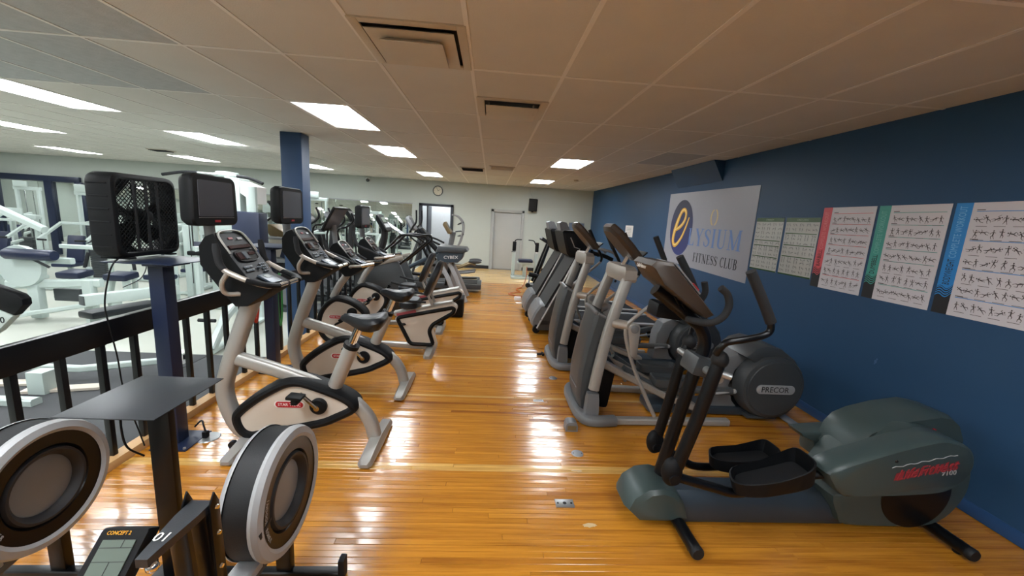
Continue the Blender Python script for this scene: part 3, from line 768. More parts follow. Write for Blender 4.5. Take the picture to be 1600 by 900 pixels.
    g = G(); g.tube([(-1.88, yc, .64), (-1.80, yc, .80), (-1.71, yc, .93), (-1.66, yc, 1.05)], 1, 12, 5, rect=(.045, .04), upv=(1, 0, 0), power=3); g.build('mast', 'silver', t)
    make_console(t, yc, (-1.80, 1.315), (-1.60, 1.11), .26)
    for s_ in (-1, 1): g = G(); g.tube([(-1.63, yc+s_*.06, 1.02), (-1.60, yc+s_*.2, 1.06), (-1.48, yc+s_*.24, 1.075), (-1.34, yc+s_*.2, 1.10)], .016, 10, 5); hb = g.build('handlebar', 'champagne', t)
    for s_ in (-1, 1):
        g = G(); g.tube([(-1.46, yc+s_*.24, 1.078), (-1.33, yc+s_*.195, 1.102)], .02, 12); g.build('pulse_grip', 'chrome', hb)
        g = G(); g.tube([(-1.90, yc+s_*.2, 1.415), (-1.885, yc+s_*.21, 1.33), (-1.84, yc+s_*.22, 1.22)], .021, 12, 4); g.tube([(-1.84, yc+s_*.22, 1.22), (-1.66, yc+s_*.22, 1.155), (-1.55, yc+s_*.22, 1.10)], .016, 10, 3); g.build('horn_grip', 'foam', hb)
    if tilted:
        f, R = plane_geo((-1.83, yc, 1.585), (0, 1, 0), (.16, 0, .30)); q = round_poly([(-.21, -.155, 0), (.21, -.155, 0), (.21, .155, 0), (-.21, .155, 0)], .012, 2)
        g = G(); g.loft([[f(p.x*k, p.y*k, h) for p in q] for k, h in ((.96, -.03), (1, -.024), (1, -.004), (.985, 0))]); o = g.build('television', 'black', t)
        g = G(); g.box(f(0, .01, .001), (.39, .25, .003), R); g.mtl(1).box(f(0, -.135, .002), (.12, .012, .002), R); g.build('screen', ['screen', 'bronze'], o)
        g = G(); g.tube([(-1.86, yc, 1.52), (-1.84, yc, 1.30)], 1, 10, rect=(.03, .018)); g.build('tv_bracket', 'mgrey', t)
    else: make_tv(t, yc, 0, -.09)
    return t
make_recumbent(4.8, 'recumbent exercise bike right behind the two upright bikes, tall black backrest toward the aisle', True)
make_recumbent(5.8, 'recumbent exercise bike farther back, its pale oval shroud showing behind the nearer recumbent bike', False, -.24)
# ------------------------------------------------------------------ machines along the blue wall
def make_efx():
    yc = 3.42; t = thing('elliptical_trainer', (1.9, yc, 0), 'grey elliptical with silver uprights, its drum lettered in full view by the blue wall', 'elliptical', 'grey ellipticals')
    W = .29
    g = G()
    U = [(1.16, yc-.34, .045), (1.0, yc-.36, .045), (.905, yc-.33, .045), (.865, yc-.2, .045), (.86, yc, .045), (.865, yc+.2, .045), (.905, yc+.33, .045), (1.0, yc+.36, .045), (1.16, yc+.34, .045)]
    g.tube(U, 1, 12, 4, rect=(.05, .042), upv=(0, 0, 1), power=3); g.build('front_base', 'mgrey', t)
    for s_ in (-1, 1):
        g = G(); g.tube([(1.14, yc+s_*.34, .045), (2.2, yc+s_*.30, .04)], 1, 10, rect=(.035, .03), power=4, upv=(0, 0, 1)); g.build('side_tube', 'silver', t)
        g = G()
        g.tube([(1.178, yc+s_*.225, 1.29), (1.105, yc+s_*.245, 1.04), (1.042, yc+s_*.262, .80), (.99, yc+s_*.275, .50), (.962, yc+s_*.283, .30)], 1, 12, 4, rect=(.042, .046), upv=(1, 0, 0), power=2.8); up_ = g.build('upright', 'silver', t)
        g = G(); g.loft([[(.957+dx*k, yc+s_*.285+dy*k, z) for dx, dy in ((-.05, -.035), (.05, -.035), (.055, 0), (.05, .035), (-.05, .035), (-.055, 0))] for z, k in ((.06, 1.15), (.12, 1.15), (.22, 1.05), (.27, .9))]); g.build('upright_boot', 'mgrey', up_)
    g = G(); g.loft([[(1.19+dx*k+.02*(z-1.3), yc+dy*k, z) for dx, dy in ((-.055, -.27), (.045, -.27), (.06, -.2), (.06, .2), (.045, .27), (-.055, .27), (-.075, .15), (-.075, -.15))] for z, k in ((1.245, .95), (1.27, 1.02), (1.345, 1.0), (1.372, .85))]); cp = g.build('top_cap', 'champagne', t)
    g = G(); g.ball((1.10, yc-.14, 1.235), (.012, .012, .012), 8, 6); g.build('cap_screw', 'gloss', cp)
    # tall front cover
    out = [(.955, .965), (1.085, .90), (1.06, .72), (1.01, .45), (.975, .20), (.975, .06), (.875, .06), (.845, .20), (.848, .40), (.88, .62), (.91, .78)]
    g = G(); g.loft([[(x+.03*(1-f), yc+k, z) for x, z in out] for k, f in ((-.21, .2), (-.19, .75), (-.12, 1), (.12, 1), (.19, .75), (.21, .2))]); cv = g.build('front_cover', 'dgrey', t)
    g = G(); g.tube([(.955, yc-.18, .955), (.945, yc, .972), (.955, yc+.18, .955)], 1, 8, 4, rect=(.02, .018)).tube([(1.08, yc-.2, .90), (.965, yc-.205, .955)], 1, 8, 2, rect=(.016, .014)).tube([(.845, yc-.14, .25), (.84, yc, .255), (.845, yc+.14, .25)], .004, 6, 4); g.build('cover_rim', 'mgrey', cv)
    g = G(); g.box((1.09, yc, .28), (.16, .34, .42), (0, .12, 0), .04); g.build('lower_housing', 'black', t)
    # console
    g = G(); g.tube([(1.20, yc, 1.35), (1.27, yc, 1.49)], .026, 14); g.build('console_stem', 'chrome', t)
    f, R = plane_geo((1.175, yc, 1.575), (0, 1, 0), (-.265, 0, .275))
    pr = [(-.17, -.20), (.17, -.20), (.20, -.05), (.185, .12), (.11, .20), (-.11, .20), (-.185, .12), (-.20, -.05)]
    g = G(); g.loft([[f(a*k, b*k, h) for a, b in pr] for k, h in ((.82, -.055), (.97, -.03), (1, 0), (.95, .018))]); co = g.build('console', 'duskbrown', t)
    g = G(); g.mtl(0).box(f(0, .03, .02), (.25, .16, .006), R, .002).mtl(1).box(f(0, -.10, .02), (.28, .08, .006), R, .002); g.build('console_face', ['screen', 'black'], co)
    g = G(); g.box(f(0, -.185, .05), (.26, .012, .06), R, .004); g.build('reading_rack', 'black', co)
    # fixed front bars
    g = G()
    for s_ in (-1, 1): g.tube([(1.24, yc+s_*.05, 1.43), (1.34, yc+s_*.20, 1.43), (1.46, yc+s_*.23, 1.40), (1.50, yc+s_*.2, 1.36)], .015, 10, 5)
    g.build('fixed_handlebar', 'mgrey', t)
    for s_ in (-1, 1):
        y1 = yc+s_*.36
        g = G(); g.tube([(1.09, yc+s_*.27, .895), (1.185, y1, .90)], 1, 14, rect=(.05, .04)); g.lathe([(.03, 0), (.034, s_*.03)], (1.19, y1, .895), 'y', 18); pv = g.build('pivot_arm', 'champagne', t)
        g = G(); lp = [(1.215+.05*math.cos(a), .885+.05*math.sin(a)) for a in [PI*k/10 for k in range(11)]]+[(1.205, .66), (1.215, .645), (1.245, .643), (1.257, .655)]
        lp = [(1.215+.05*math.cos(a), .885+.05*math.sin(a)) for a in [PI*k/10 for k in range(11)]]+[(1.205, .665), (1.22, .645), (1.25, .645), (1.262, .66)]
        g.prism(lp, y1-.005, y1+s_*.045, bev=.008); g.build('lever_plate', 'silver', pv)
        g = G(); g.lathe([(.034, 0), (.034, s_*.012), (.028, s_*.016)], (1.215, y1+s_*.04, .885), 'y', 20); g.build('pivot_cap', 'mgrey', pv)
        y2 = y1+s_*.01
        g = G(); g.tube([(1.50, y2, 1.235), (1.43, y2, 1.165), (1.30, y2, 1.05), (1.185, y2, .94), (1.155, y2, .87), (1.175, y2, .76), (1.26, y2, .54), (1.40, y2, .27), (1.49, y2, .11)], .0165, 10, 5); lv = g.build('moving_arm', 'silver', t)
        g = G(); g.tube([(1.495, y2, 1.23), (1.50, y2, 1.30), (1.40, y2, 1.47)], .0165, 10, 5); g.build('arm_upper', 'black', lv)
        g = G(); g.tube([(1.405, y2, 1.46), (1.31, y2, 1.64)], [.021, .022], 12); g.build('arm_grip', 'foam', lv)
        # ramp, foot arm, pedal
        yr = yc+s_*.16
        g = G(); g.tube([(1.05, yr, .50), (1.66, yr, .215), (1.95, yr, .11)], 1, 10, rect=(.06, .033), power=4, upv=(0, 0, 1)); g.build('ramp_rail', 'champagne', t)
        g = G(); g.tube([(1.25, yr, .455), (1.60, yr, .295), (2.24, yc+s_*.235, .305 if s_ < 0 else .40)], 1, 10, 4, rect=(.032, .03), power=3.5, upv=(0, 0, 1)); fa = g.build('foot_arm', 'dgrey', t)
        yp = yc+s_*.17
        g = G(); f3, R3 = plane_geo((1.72, yp, .345), (1, 0, -.03), (0, 1, 0))
        ol = round_poly([(-.20, -.085, 0), (.19, -.085, 0), (.19, .085, 0), (-.20, .085, 0)], .05)
        g.loft([[f3(p.x*k, p.y*k, h) for p in ol] for k, h in ((.9, -.03), (1, -.01), (1.03, .045), (.97, .047), (.93, .008))]); g.build('pedal', 'dgrey', fa)
        g = G(); g.tube([(2.08, yc+s_*.25, .285), (2.25, yc+s_*.25, .31)], .012, 10); g.ball((2.25, yc+s_*.25, .31), .022); g.build('link_bar', 'lgrey', fa)
    # rear beam and drum
    g = G(); g.box((2.05, yc, .055), (1.0, .24, .08), None, .02); g.build('rear_beam', 'rail', t)
    c = (2.625, 0, .345)
    g = G(); g.lathe([(.255, -.245), (.285, -.235), (.305, -.20), (.31, -.11), (.29, -.095), (.05, -.09)], (c[0], yc, c[2]), 'y', 48); dr = g.build('drum_near', 'dgrey', t)
    g = G(); g.lathe([(.05, .09), (.29, .095), (.31, .11), (.305, .20), (.285, .235), (.255, .245)], (c[0], yc, c[2]), 'y', 48); g.build('drum_far', 'dgrey', t)
    g = G(); g.lathe([(.27, -.1), (.27, .1)], (c[0], yc, c[2]), 'y', 40); g.build('flywheel', 'gloss', t)
    hood = [(2.34, .62), (2.42, .70), (2.52, .73), (2.66, .705), (2.80, .61), (2.89, .50), (2.93, .36), (2.90, .20), (2.82, .09), (2.70, .03), (2.45, .03), (2.45, .06), (2.70, .06), (2.86, .25), (2.87, .40), (2.80, .54), (2.64, .63), (2.50, .62), (2.44, .57)]
    g = G(); g.prism(hood, yc-.215, yc+.215, bev=.02); g.build('drum_hood', 'dgrey', t)
    g = G(); g.prism([(2.14, .05), (2.16, .42), (2.22, .56), (2.34, .62), (2.44, .57), (2.34, .45), (2.30, .30), (2.36, .14), (2.45, .05)], yc-.10, yc+.10, bev=.02); g.build('drum_nose', 'mgrey', t)
    g = G(); g.lathe([(.255, -.252), (.25, -.256), (.05, -.258)], (c[0], yc, c[2]), 'y', 48); g.tube([(c[0]+.255*math.cos(a), yc-.25, c[2]+.255*math.sin(a)) for a in [2*PI*k/48 for k in range(48)]], .004, 6, closed=True); g.build('drum_disc', 'dgrey', dr)
    g = G(); hh, ww = .043, .18
    pill = lambda k, w2=ww: [(c[0]-.0+math.copysign(w2-hh, math.cos(a))+hh*k*math.cos(a), .343+hh*k*math.sin(a)) for a in [2*PI*(i+.5)/24 for i in range(24)]]
    g.prism(pill(1), yc-.258, yc-.268, bev=.003); g.mtl(1); text_geo(g, 'PRECOR', .075, (c[0]-.008, yc-.2695, .342), (1, 0, 0), (0, 0, 1), .001, 'CENTER', .255); g.build('name_plate', ['lgrey', 'blackp'], dr)
    g = G(); g.tube([(2.86, yc-.30, .02), (2.86, yc+.30, .02)], 1, 10, rect=(.045, .014), power=3, upv=(0, 0, 1)); g.build('rear_stabilizer', 'lgrey', t)
    return t
efx = make_efx()
copy_thing(efx, (-.03, 1.25, 0), 'grey elliptical beside the nearer treadmill, its drum half hidden by black arms')

def make_treadmill():
    yc = 6.15; t = thing('treadmill', (1.7, yc, 0), 'nearer of the two grey treadmills on the right, next to an elliptical', 'treadmill', 'treadmills on the right')
    g = G(); g.prism([(.82, .14), (.84, .235), (1.2, .225), (2.75, .20), (2.80, .17), (2.78, .12)], yc-.40, yc+.40, bev=.012); dk = g.build('deck', 'dgrey', t)
    g = G(); g.box((1.95, yc, .219), (1.62, .52, .006), (0, .012, 0)); g.build('belt', 'rubber', dk)
    for s_ in (-1, 1):
        g = G(); g.box((1.9, yc+s_*.34, .225), (1.75, .10, .025), (0, .012, 0), .008); g.build('side_rail', 'lgrey', dk)
    for x in (.78, 2.6):
        for s_ in (-1, 1):
            g = G(); g.lathe([(.055, -.03), (.06, 0), (.055, .03)], (x, yc+s_*.34, .06), 'y', 18); g.box((x+.03, yc+s_*.34, .10), (.10, .05, .06), None, .01); g.build('foot_roller', 'black', t)
    g = G(); prof = [(.705, .13), (.70, .20), (.74, .31), (.81, .425), (.86, .445), (1.0, .43), (1.10, .30), (1.14, .22), (1.1, .10), (.74, .09)]
    g.loft([[(x+(.03 if f < 1 else 0)*(1 if x < .9 else 0), yc+k, z*(1 if f == 1 else .97)) for x, z in prof] for k, f in ((-.325, .9), (-.30, 1), (.30, 1), (.325, .9))]); hd = g.build('motor_hood', 'mgrey', t)
    g = G(); g.tube([(.712, yc-.28, .19), (.70, yc, .195), (.712, yc+.28, .19)], .006, 6, 4); g.build('hood_seam', 'silver', hd)
    for s_ in (-1, 1):
        ys = yc+s_*.375
        g = G(); g.prism([(.79, .10), (.80, .06), (1.05, .07), (1.12, .18), (1.42, 1.10), (1.40, 1.24), (1.32, 1.23)], ys-.025, ys+.025, bev=.008); u = g.build('upright', 'dgrey', t)
        g = G(); g.tube([(.79, ys, .09), (1.315, ys, 1.22), (1.26, ys, 1.36), (1.19, ys, 1.50)], 1, 10, 3, rect=(.032, .014), upv=(1, 0, 0)); g.build('upright_trim', 'silver', u)
        g = G(); g.tube([(1.33, ys, 1.26), (1.50, ys, 1.285), (1.70, ys, 1.26), (1.86, ys, 1.20)], 1, 12, 4, rect=(.024, .03)); g.build('handrail', 'black', t)
    g = G(); g.loft([[(x, yc+k, z) for x, z in ((.885, .42), (.915, .41), (1.325, 1.20), (1.295, 1.21))] for k in (-.35, .35)]); g.build('back_panel', 'blackp', t)
    g = G(); prof = [(1.07, 1.575), (1.10, 1.60), (1.27, 1.60), (1.30, 1.59), (1.56, 1.32), (1.50, 1.28), (1.36, 1.20), (1.20, 1.215), (1.16, 1.26), (1.11, 1.42)]
    g.loft([[(1.3+(x-1.3)*f, yc+k, 1.4+(z-1.4)*f) for x, z in prof] for k, f in ((-.40, .8), (-.37, 1), (.37, 1), (.40, .8))]); co = g.build('console', 'black', t)
    f, R = plane_geo((1.43, yc, 1.465), (0, 1, 0), (-.26, 0, .27))
    g = G(); g.box(f(0, .05, .004), (.42, .15, .008), R, .002); g.mtl(1).box(f(0, -.1, .004), (.5, .10, .008), R, .002); g.build('console_face', ['screen', 'mgrey'], co)
    g = G(); g.loft([[(x, yc+k, z) for x, z in ((1.08, 1.585), (1.05, 1.70), (1.09, 1.725), (1.16, 1.715), (1.225, 1.60))] for k in (-.15, .15)]); g.build('top_display', 'mgrey', co)
    g = G(); g.box((1.42, yc, 1.24), (.06, .7, .05), None, .015); g.build('grip_bar', 'black', t)
    return t
tm = make_treadmill()
copy_thing(tm, (-.03, 1.0, 0), 'farther of the two grey treadmills on the right, beside the machine with black uprights')

def make_lf():
    yc = 2.05; t = thing('cross_trainer', (1.9, yc, 0), 'dark green-grey cross trainer with black arms in the right foreground', 'elliptical')
    g = G(); sec = [(-.09, .02), (-.105, .06), (-.10, .15), (-.06, .205), (.06, .205), (.10, .15), (.105, .06), (.09, .02)]
    g.loft([[(x, yc+a, z) for a, z in sec] for x in (1.15, 1.5, 1.9, 2.2)]); g.build('base_rail', 'rail', t)
    prof = [(.855, .11), (.885, .185), (.965, .245), (1.06, .258), (1.14, .232), (1.20, .155), (1.235, .05), (1.10, .035), (.93, .04)]
    cx, cz_ = 1.05, .15
    g = G(); g.loft([[(cx+(x-cx)*f, yc+k, cz_+(z-cz_)*f) for x, z in prof] for k, f in ((-.135, .72), (-.115, .92), (-.07, 1), (.07, 1), (.115, .92), (.135, .72))]); no = g.build('front_cowl', 'green', t)
    g = G()
    for x, z in ((.97, .175), (1.12, .19)): g.lathe([(.008, 0), (.006, -.004)], (x, yc-.125, z), 'y', 10)
    g.build('cowl_screw', 'gloss', no)
    def stab(x, nm):
        g = G(); g.tube([(x, yc-.33, .05), (x, yc+.33, .05)], .034, 16); o = g.build(nm, 'gloss', t)
        for s_ in (-1, 1):
            g = G(); g.lathe([(.035, 0), (.036, s_*.02), (.03, s_*.03)], (x, yc+s_*.325, .05), 'y', 16); g.lathe([(.02, 0), (.024, .02)], (x+.01, yc+s_*.27, 0), 'z', 12); g.build('end_cap', 'rubber', o)
    stab(1.16, 'front_stabilizer'); stab(2.72, 'rear_stabilizer')
    g = G(); g.tube([(1.09, yc+.03, .22), (1.205, yc+.03, .84), (1.25, yc+.03, 1.02), (1.25, yc+.03, 1.10), (1.215, yc+.03, 1.17), (1.15, yc+.03, 1.22), (.925, yc+.03, 1.375)], .036, 16, 5); ms = g.build('mast', 'gloss', t)
    g = G(); g.box((1.225, yc+.02, .955), (.12, .16, .11), (0, .25, 0), .02); g.build('pivot_bracket', 'dgrey', ms)
    g = G(); g.tube([(1.225, yc-.20, .95), (1.245, yc+.27, .95)], .022, 14); ax = g.build('pivot_axle', 'steelp', t)
    for s_ in (-1, 1):
        near = s_ < 0; y1 = yc-.20 if near else yc+.25
        dx = 0 if near else .03; dz = 0 if near else -.10
        g = G()
        if near: g.tube([(1.065, y1, .45), (1.13, y1, .70), (1.185, y1, .95), (1.205, y1, 1.03)], .034, 14, 3)
        else: g.tube([(1.165, y1, .37), (1.21, y1, .62), (1.245, y1, .85), (1.28, y1, 1.0)], .032, 14, 3)
        lv = g.build('lower_lever', 'gloss', t)
        b = (1.21, y1, 1.06) if near else (1.287, y1, 1.012)
        g = G(); g.ball(b, (.044, .04, .048)); g.build('pivot_ball', 'rubber', lv)
        g = G(); g.tube([(b[0]+.0, y1, b[2]-.07), (b[0]+.06, y1-.02, b[2]-.085)], .018, 12); g.build('pivot_knob', 'steelp', lv)
        kb = (1.04, y1, .43) if near else (1.15, y1, .335)
        g = G(); g.ball((kb[0], y1, kb[2]-.01), (.056, .046, .082), 16, 10).lathe([(.03, 0), (.028, -.012)], (kb[0]+.0, y1-.038, kb[2]-.03), 'y', 16); g.build('knuckle', 'black', lv)
        g = G()
        if near: g.tube([(1.08, y1, .385), (1.30, y1, .325), (1.40, y1, .30), (1.52, y1, .315), (1.75, y1, .37)], .026, 12, 4)
        else: g.tube([(1.19, y1, .30), (1.36, y1, .19), (1.46, y1, .15), (1.65, y1, .155), (1.85, y1, .18)], .026, 12, 4)
        fa = g.build('foot_arm', 'gloss', t)
        # pedal tray
        px, pz, tl = (1.60, .40, .22) if near else (1.725, .245, .05)
        yp = yc-.20 if near else yc+.20
        f3, R3 = plane_geo((px, yp, pz), (1, 0, tl), (0, 1, 0))
        ol = [(-.235, -.02), (-.215, -.075), (-.12, -.105), (.02, -.11), (.14, -.105), (.215, -.06), (.225, .04), (.205, .09), (.10, .085), (-.05, .075), (-.18, .06)]
        sm_ = smooth_path([(a, b_, 0) for a, b_ in ol], 3, True)
        g = G(); g.loft([[f3(p.x*k, p.y*k, h+(max(0, p.x)*.16 if h > .02 else 0)) for p in sm_] for k, h in ((.84, -.04), (.95, -.025), (1.0, .05), (.955, .053), (.90, .0))]); pd = g.build('pedal', 'black', fa)
        g = G(); g.loft([[f3(p.x*k, p.y*k, h) for p in sm_] for k, h in ((.88, .001), (.86, .006))]); g.build('tread_mat', 'rubber', pd)
        # swing handle with foam grip
        if near:
            P = [(1.165, y1-.03, 1.10), (1.17, y1-.05, 1.14), (1.195, y1-.06, 1.172), (1.26, y1-.07, 1.19), (1.36, y1-.07, 1.215), (1.395, y1-.07, 1.245), (1.388, y1-.07, 1.30)]
            Q = [(1.392, y1-.07, 1.285), (1.335, y1-.07, 1.385), (1.247, y1-.07, 1.53)]
        else:
            P = [(1.30, y1+.02, 1.04), (1.34, y1+.08, 1.07), (1.375, y1+.1, 1.16), (1.368, y1+.1, 1.26)]
            Q = [(1.37, y1+.1, 1.25), (1.30, y1+.1, 1.385), (1.20, y1+.1, 1.54)]
        g = G(); g.tube(P, .0175, 12, 5); hd = g.build('swing_handle', 'gloss', t)
        g = G(); g.tube(Q, [.025, .024, .0235], 14, 3); g.build('foam_grip', 'foam', hd)
        # fixed c-shaped grip
        yg = yc-.15 if near else yc+.2
        P = [(1.10, yc-.03, 1.225), (1.15, yg, 1.238), (1.205, yg-.02, 1.275), (1.232, yg-.02, 1.335), (1.215, yg-.02, 1.395), (1.175, yg-.02, 1.428)] if near else [(1.16, yc+.09, 1.225), (1.24, yg, 1.24), (1.29, yg, 1.29), (1.312, yg, 1.345), (1.298, yg, 1.405)]
        g = G(); g.tube(P, .0185, 12, 5); g.build('fixed_grip', 'foam', t)
    # console with its tray
    prof = [(.81, 1.50), (.85, 1.535), (.935, 1.53), (1.11, 1.355), (1.20, 1.265), (1.16, 1.245), (1.05, 1.325), (.91, 1.415)]
    prof = [(.835, 1.515), (.86, 1.54), (.945, 1.535), (1.12, 1.36), (1.205, 1.27), (1.165, 1.25), (1.05, 1.325), (.90, 1.425)]
    g = G(); g.loft([[(1.0+(x-1.0)*f, yc+.03+k, 1.4+(z-1.4)*f) for x, z in prof] for k, f in ((-.14, .88), (-.128, 1), (.128, 1), (.14, .88))]); co = g.build('console', 'duskbrown', t)
    f, R = plane_geo((1.04, yc+.03, 1.452), (0, 1, 0), (-.175, 0, .175))
    g = G(); g.box(f(0, 0, .003), (.24, .22, .01), R, .003); g.mtl(1).box(f(0, .04, .009), (.2, .08, .004), R); g.mtl(2).box(f(-.1, -.06, .009), (.05, .05, .004), R).box(f(.1, -.06, .009), (.05, .05, .004), R); g.build('console_face', ['mgrey', 'lcd', 'red'], co)
    g = G(); f4, R4 = plane_geo((.868, yc-.02, 1.542), (0, -1, 0), (0.2, 0, 1)); text_geo(g, 'LifeFitness', .03, (.833, yc+.03, 1.50), (0, -1, 0), (.25, 0, 1), .001, 'CENTER'); g.build('name_print', 'whitep', co)
    g = G(); g.box((1.08, yc+.20, 1.225), (.17, .15, .09), (0, .1, 0), .02); g.build('bottle_tray', 'black', co)
    g = G()
    for k in range(3): g.tube([(1.02+.05*k, yc-.02+.02*k, 1.345-.04*k), (1.06+.05*k, yc+.0, 1.29-.04*k)], .006, 6, 2)
    g.build('loose_cable', 'black', co)
    # rear housing
    sh = [(2.05, .24), (2.10, .12), (2.16, .055), (2.45, .045), (2.66, .05), (2.78, .105), (2.86, .22), (2.885, .33), (2.86, .45), (2.79, .56), (2.68, .63), (2.52, .66), (2.36, .60), (2.2, .42), (2.13, .30)]
    g = G(); cx, cz_ = 2.5, .33
    shs = [(p.x, p.z) for p in smooth_path([(x, 0, z) for x, z in sh], 3, True)]
    g.loft([[(cx+(x-cx)*f, yc+k, cz_+(z-cz_)*f) for x, z in shs] for k, f in ((-.155, .93), (-.14, .985), (-.09, 1), (.14, 1), (.17, .97), (.185, .9))]); hs = g.build('rear_housing', 'green', t)
    g = G(); g.lathe([(.215, 0), (.21, -.008), (.05, -.004)], (2.545, yc-.152, .27), 'y', 44); g.build('crank_cover', 'gloss', hs)
    top = [(2.22, .40), (2.25, .52), (2.30, .585), (2.39, .63), (2.56, .68), (2.74, .71), (2.82, .70), (2.88, .655), (2.93, .56), (2.94, .44), (2.6, .3)]
    g = G(); g.loft([[(2.6+(x-2.6)*f, yc+k, .5+(z-.5)*f) for x, z in top] for k, f in ((-.04, .94), (0, 1), (.17, 1), (.23, .96), (.25, .85))]); tp = g.build('top_hood', 'green', t)
    g = G(); g.tube([(2.30, yc-.043, .45), (2.40, yc-.04, .615)], .003, 6).tube([(2.43, yc-.042, .60), (2.465, yc-.042, .56), (2.47, yc-.042, .51)], .004, 6, 4); g.mtl(1).lathe([(.013, -.003), (.012, .004)], (2.69, yc-.05, .62), 'y', 14); g.build('hood_mark', ['lgrey', 'red'], tp)
    for s_ in (-1, 1):
        near = s_ < 0
        ar = [(1.86, .505), (1.875, .43), (1.93, .37), (2.01, .352), (2.42, .375), (2.56, .41), (2.64, .49), (2.655, .57), (2.61, .65), (2.50, .695), (2.38, .69), (2.10, .605)]
        if not near:
            continue
        y0, y1 = (yc-.30, yc-.165)
        g = G(); lp = [(p.x, p.z) for p in smooth_path([(x, 0, z) for x, z in ar], 3, True)]
        cx, cz_ = 2.28, .52
        g.loft([[(cx+(x-cx)*f, y, cz_+(z-cz_)*(.0+f)) for x, z in lp] for y, f in ((y0, .93), (y0+.012, .985), (y0+.03, 1.0), (y1, 1.0), (y1+.01, .97))]); am = g.build('crank_arm_cover', 'green', t)
        g = G(); f5, R5 = plane_geo((2.37, y0-.0015, .525), (1, 0, .24), (-.24, 0, 1))
        rr = random.Random(5)
        # worn red script: slanted bold word with ragged edges
        text_geo(g, 'LifeFitness', .085, f5(0, 0, .002), (1, 0, .22), (-.22, 0, 1), .001, 'CENTER', .35, shear=.5)
        for k in range(0, 26, 2):
            a = -.17+.34*k/25; h_ = .018+.018*rr.random(); g.poly([f5(a-.012, -h_*.7, .0015), f5(a+.01, -h_*.6, .0015), f5(a+.024, h_*.8, .0015), f5(a+.004, h_*.7, .0015)])
        g.mtl(1); text_geo(g, '9100', .042, (2.502, y0-.003, .515), (1, 0, .1), (-.1, 0, 1), .001, 'CENTER'); 
        pts = [f5(-.19+.02*k, .052+.004*math.sin(k*1.7)+.00*k, .001) for k in range(19)]
        g.tube([V((p.x-.0, p.y, p.z+.006)) for p in pts], .0022, 5)
        g.build('worn_lettering', [mat('faded_red_print', '#8f2c33', .5, 0, .25, 60), 'lgrey'], am)
        g = G(); g.lathe([(.009, 0), (.007, -.004)], (2.19, y0-.001, .575), 'y', 10)
        for z in (.455, .375): g.box((1.965, y0+.01, z), (.022, .012, .008), None, .002)
        g.build('cover_screw', 'gloss', am)
        g = G(); g.tube([(1.80, yc-.2, .41), (1.93, yc-.22, .44)], .022, 12); g.build('pedal_link', 'black', am)
    g = G(); ar2 = [(2.20, .38), (2.21, .31), (2.26, .26), (2.5, .28), (2.7, .33), (2.74, .42), (2.6, .47), (2.1, .44)]
    g.prism([(p.x, p.z) for p in smooth_path([(x, 0, z) for x, z in ar2], 2, True)], yc+.20, yc+.33, bev=.015); g.build('crank_arm_cover', 'green', t)
    return t
make_lf()
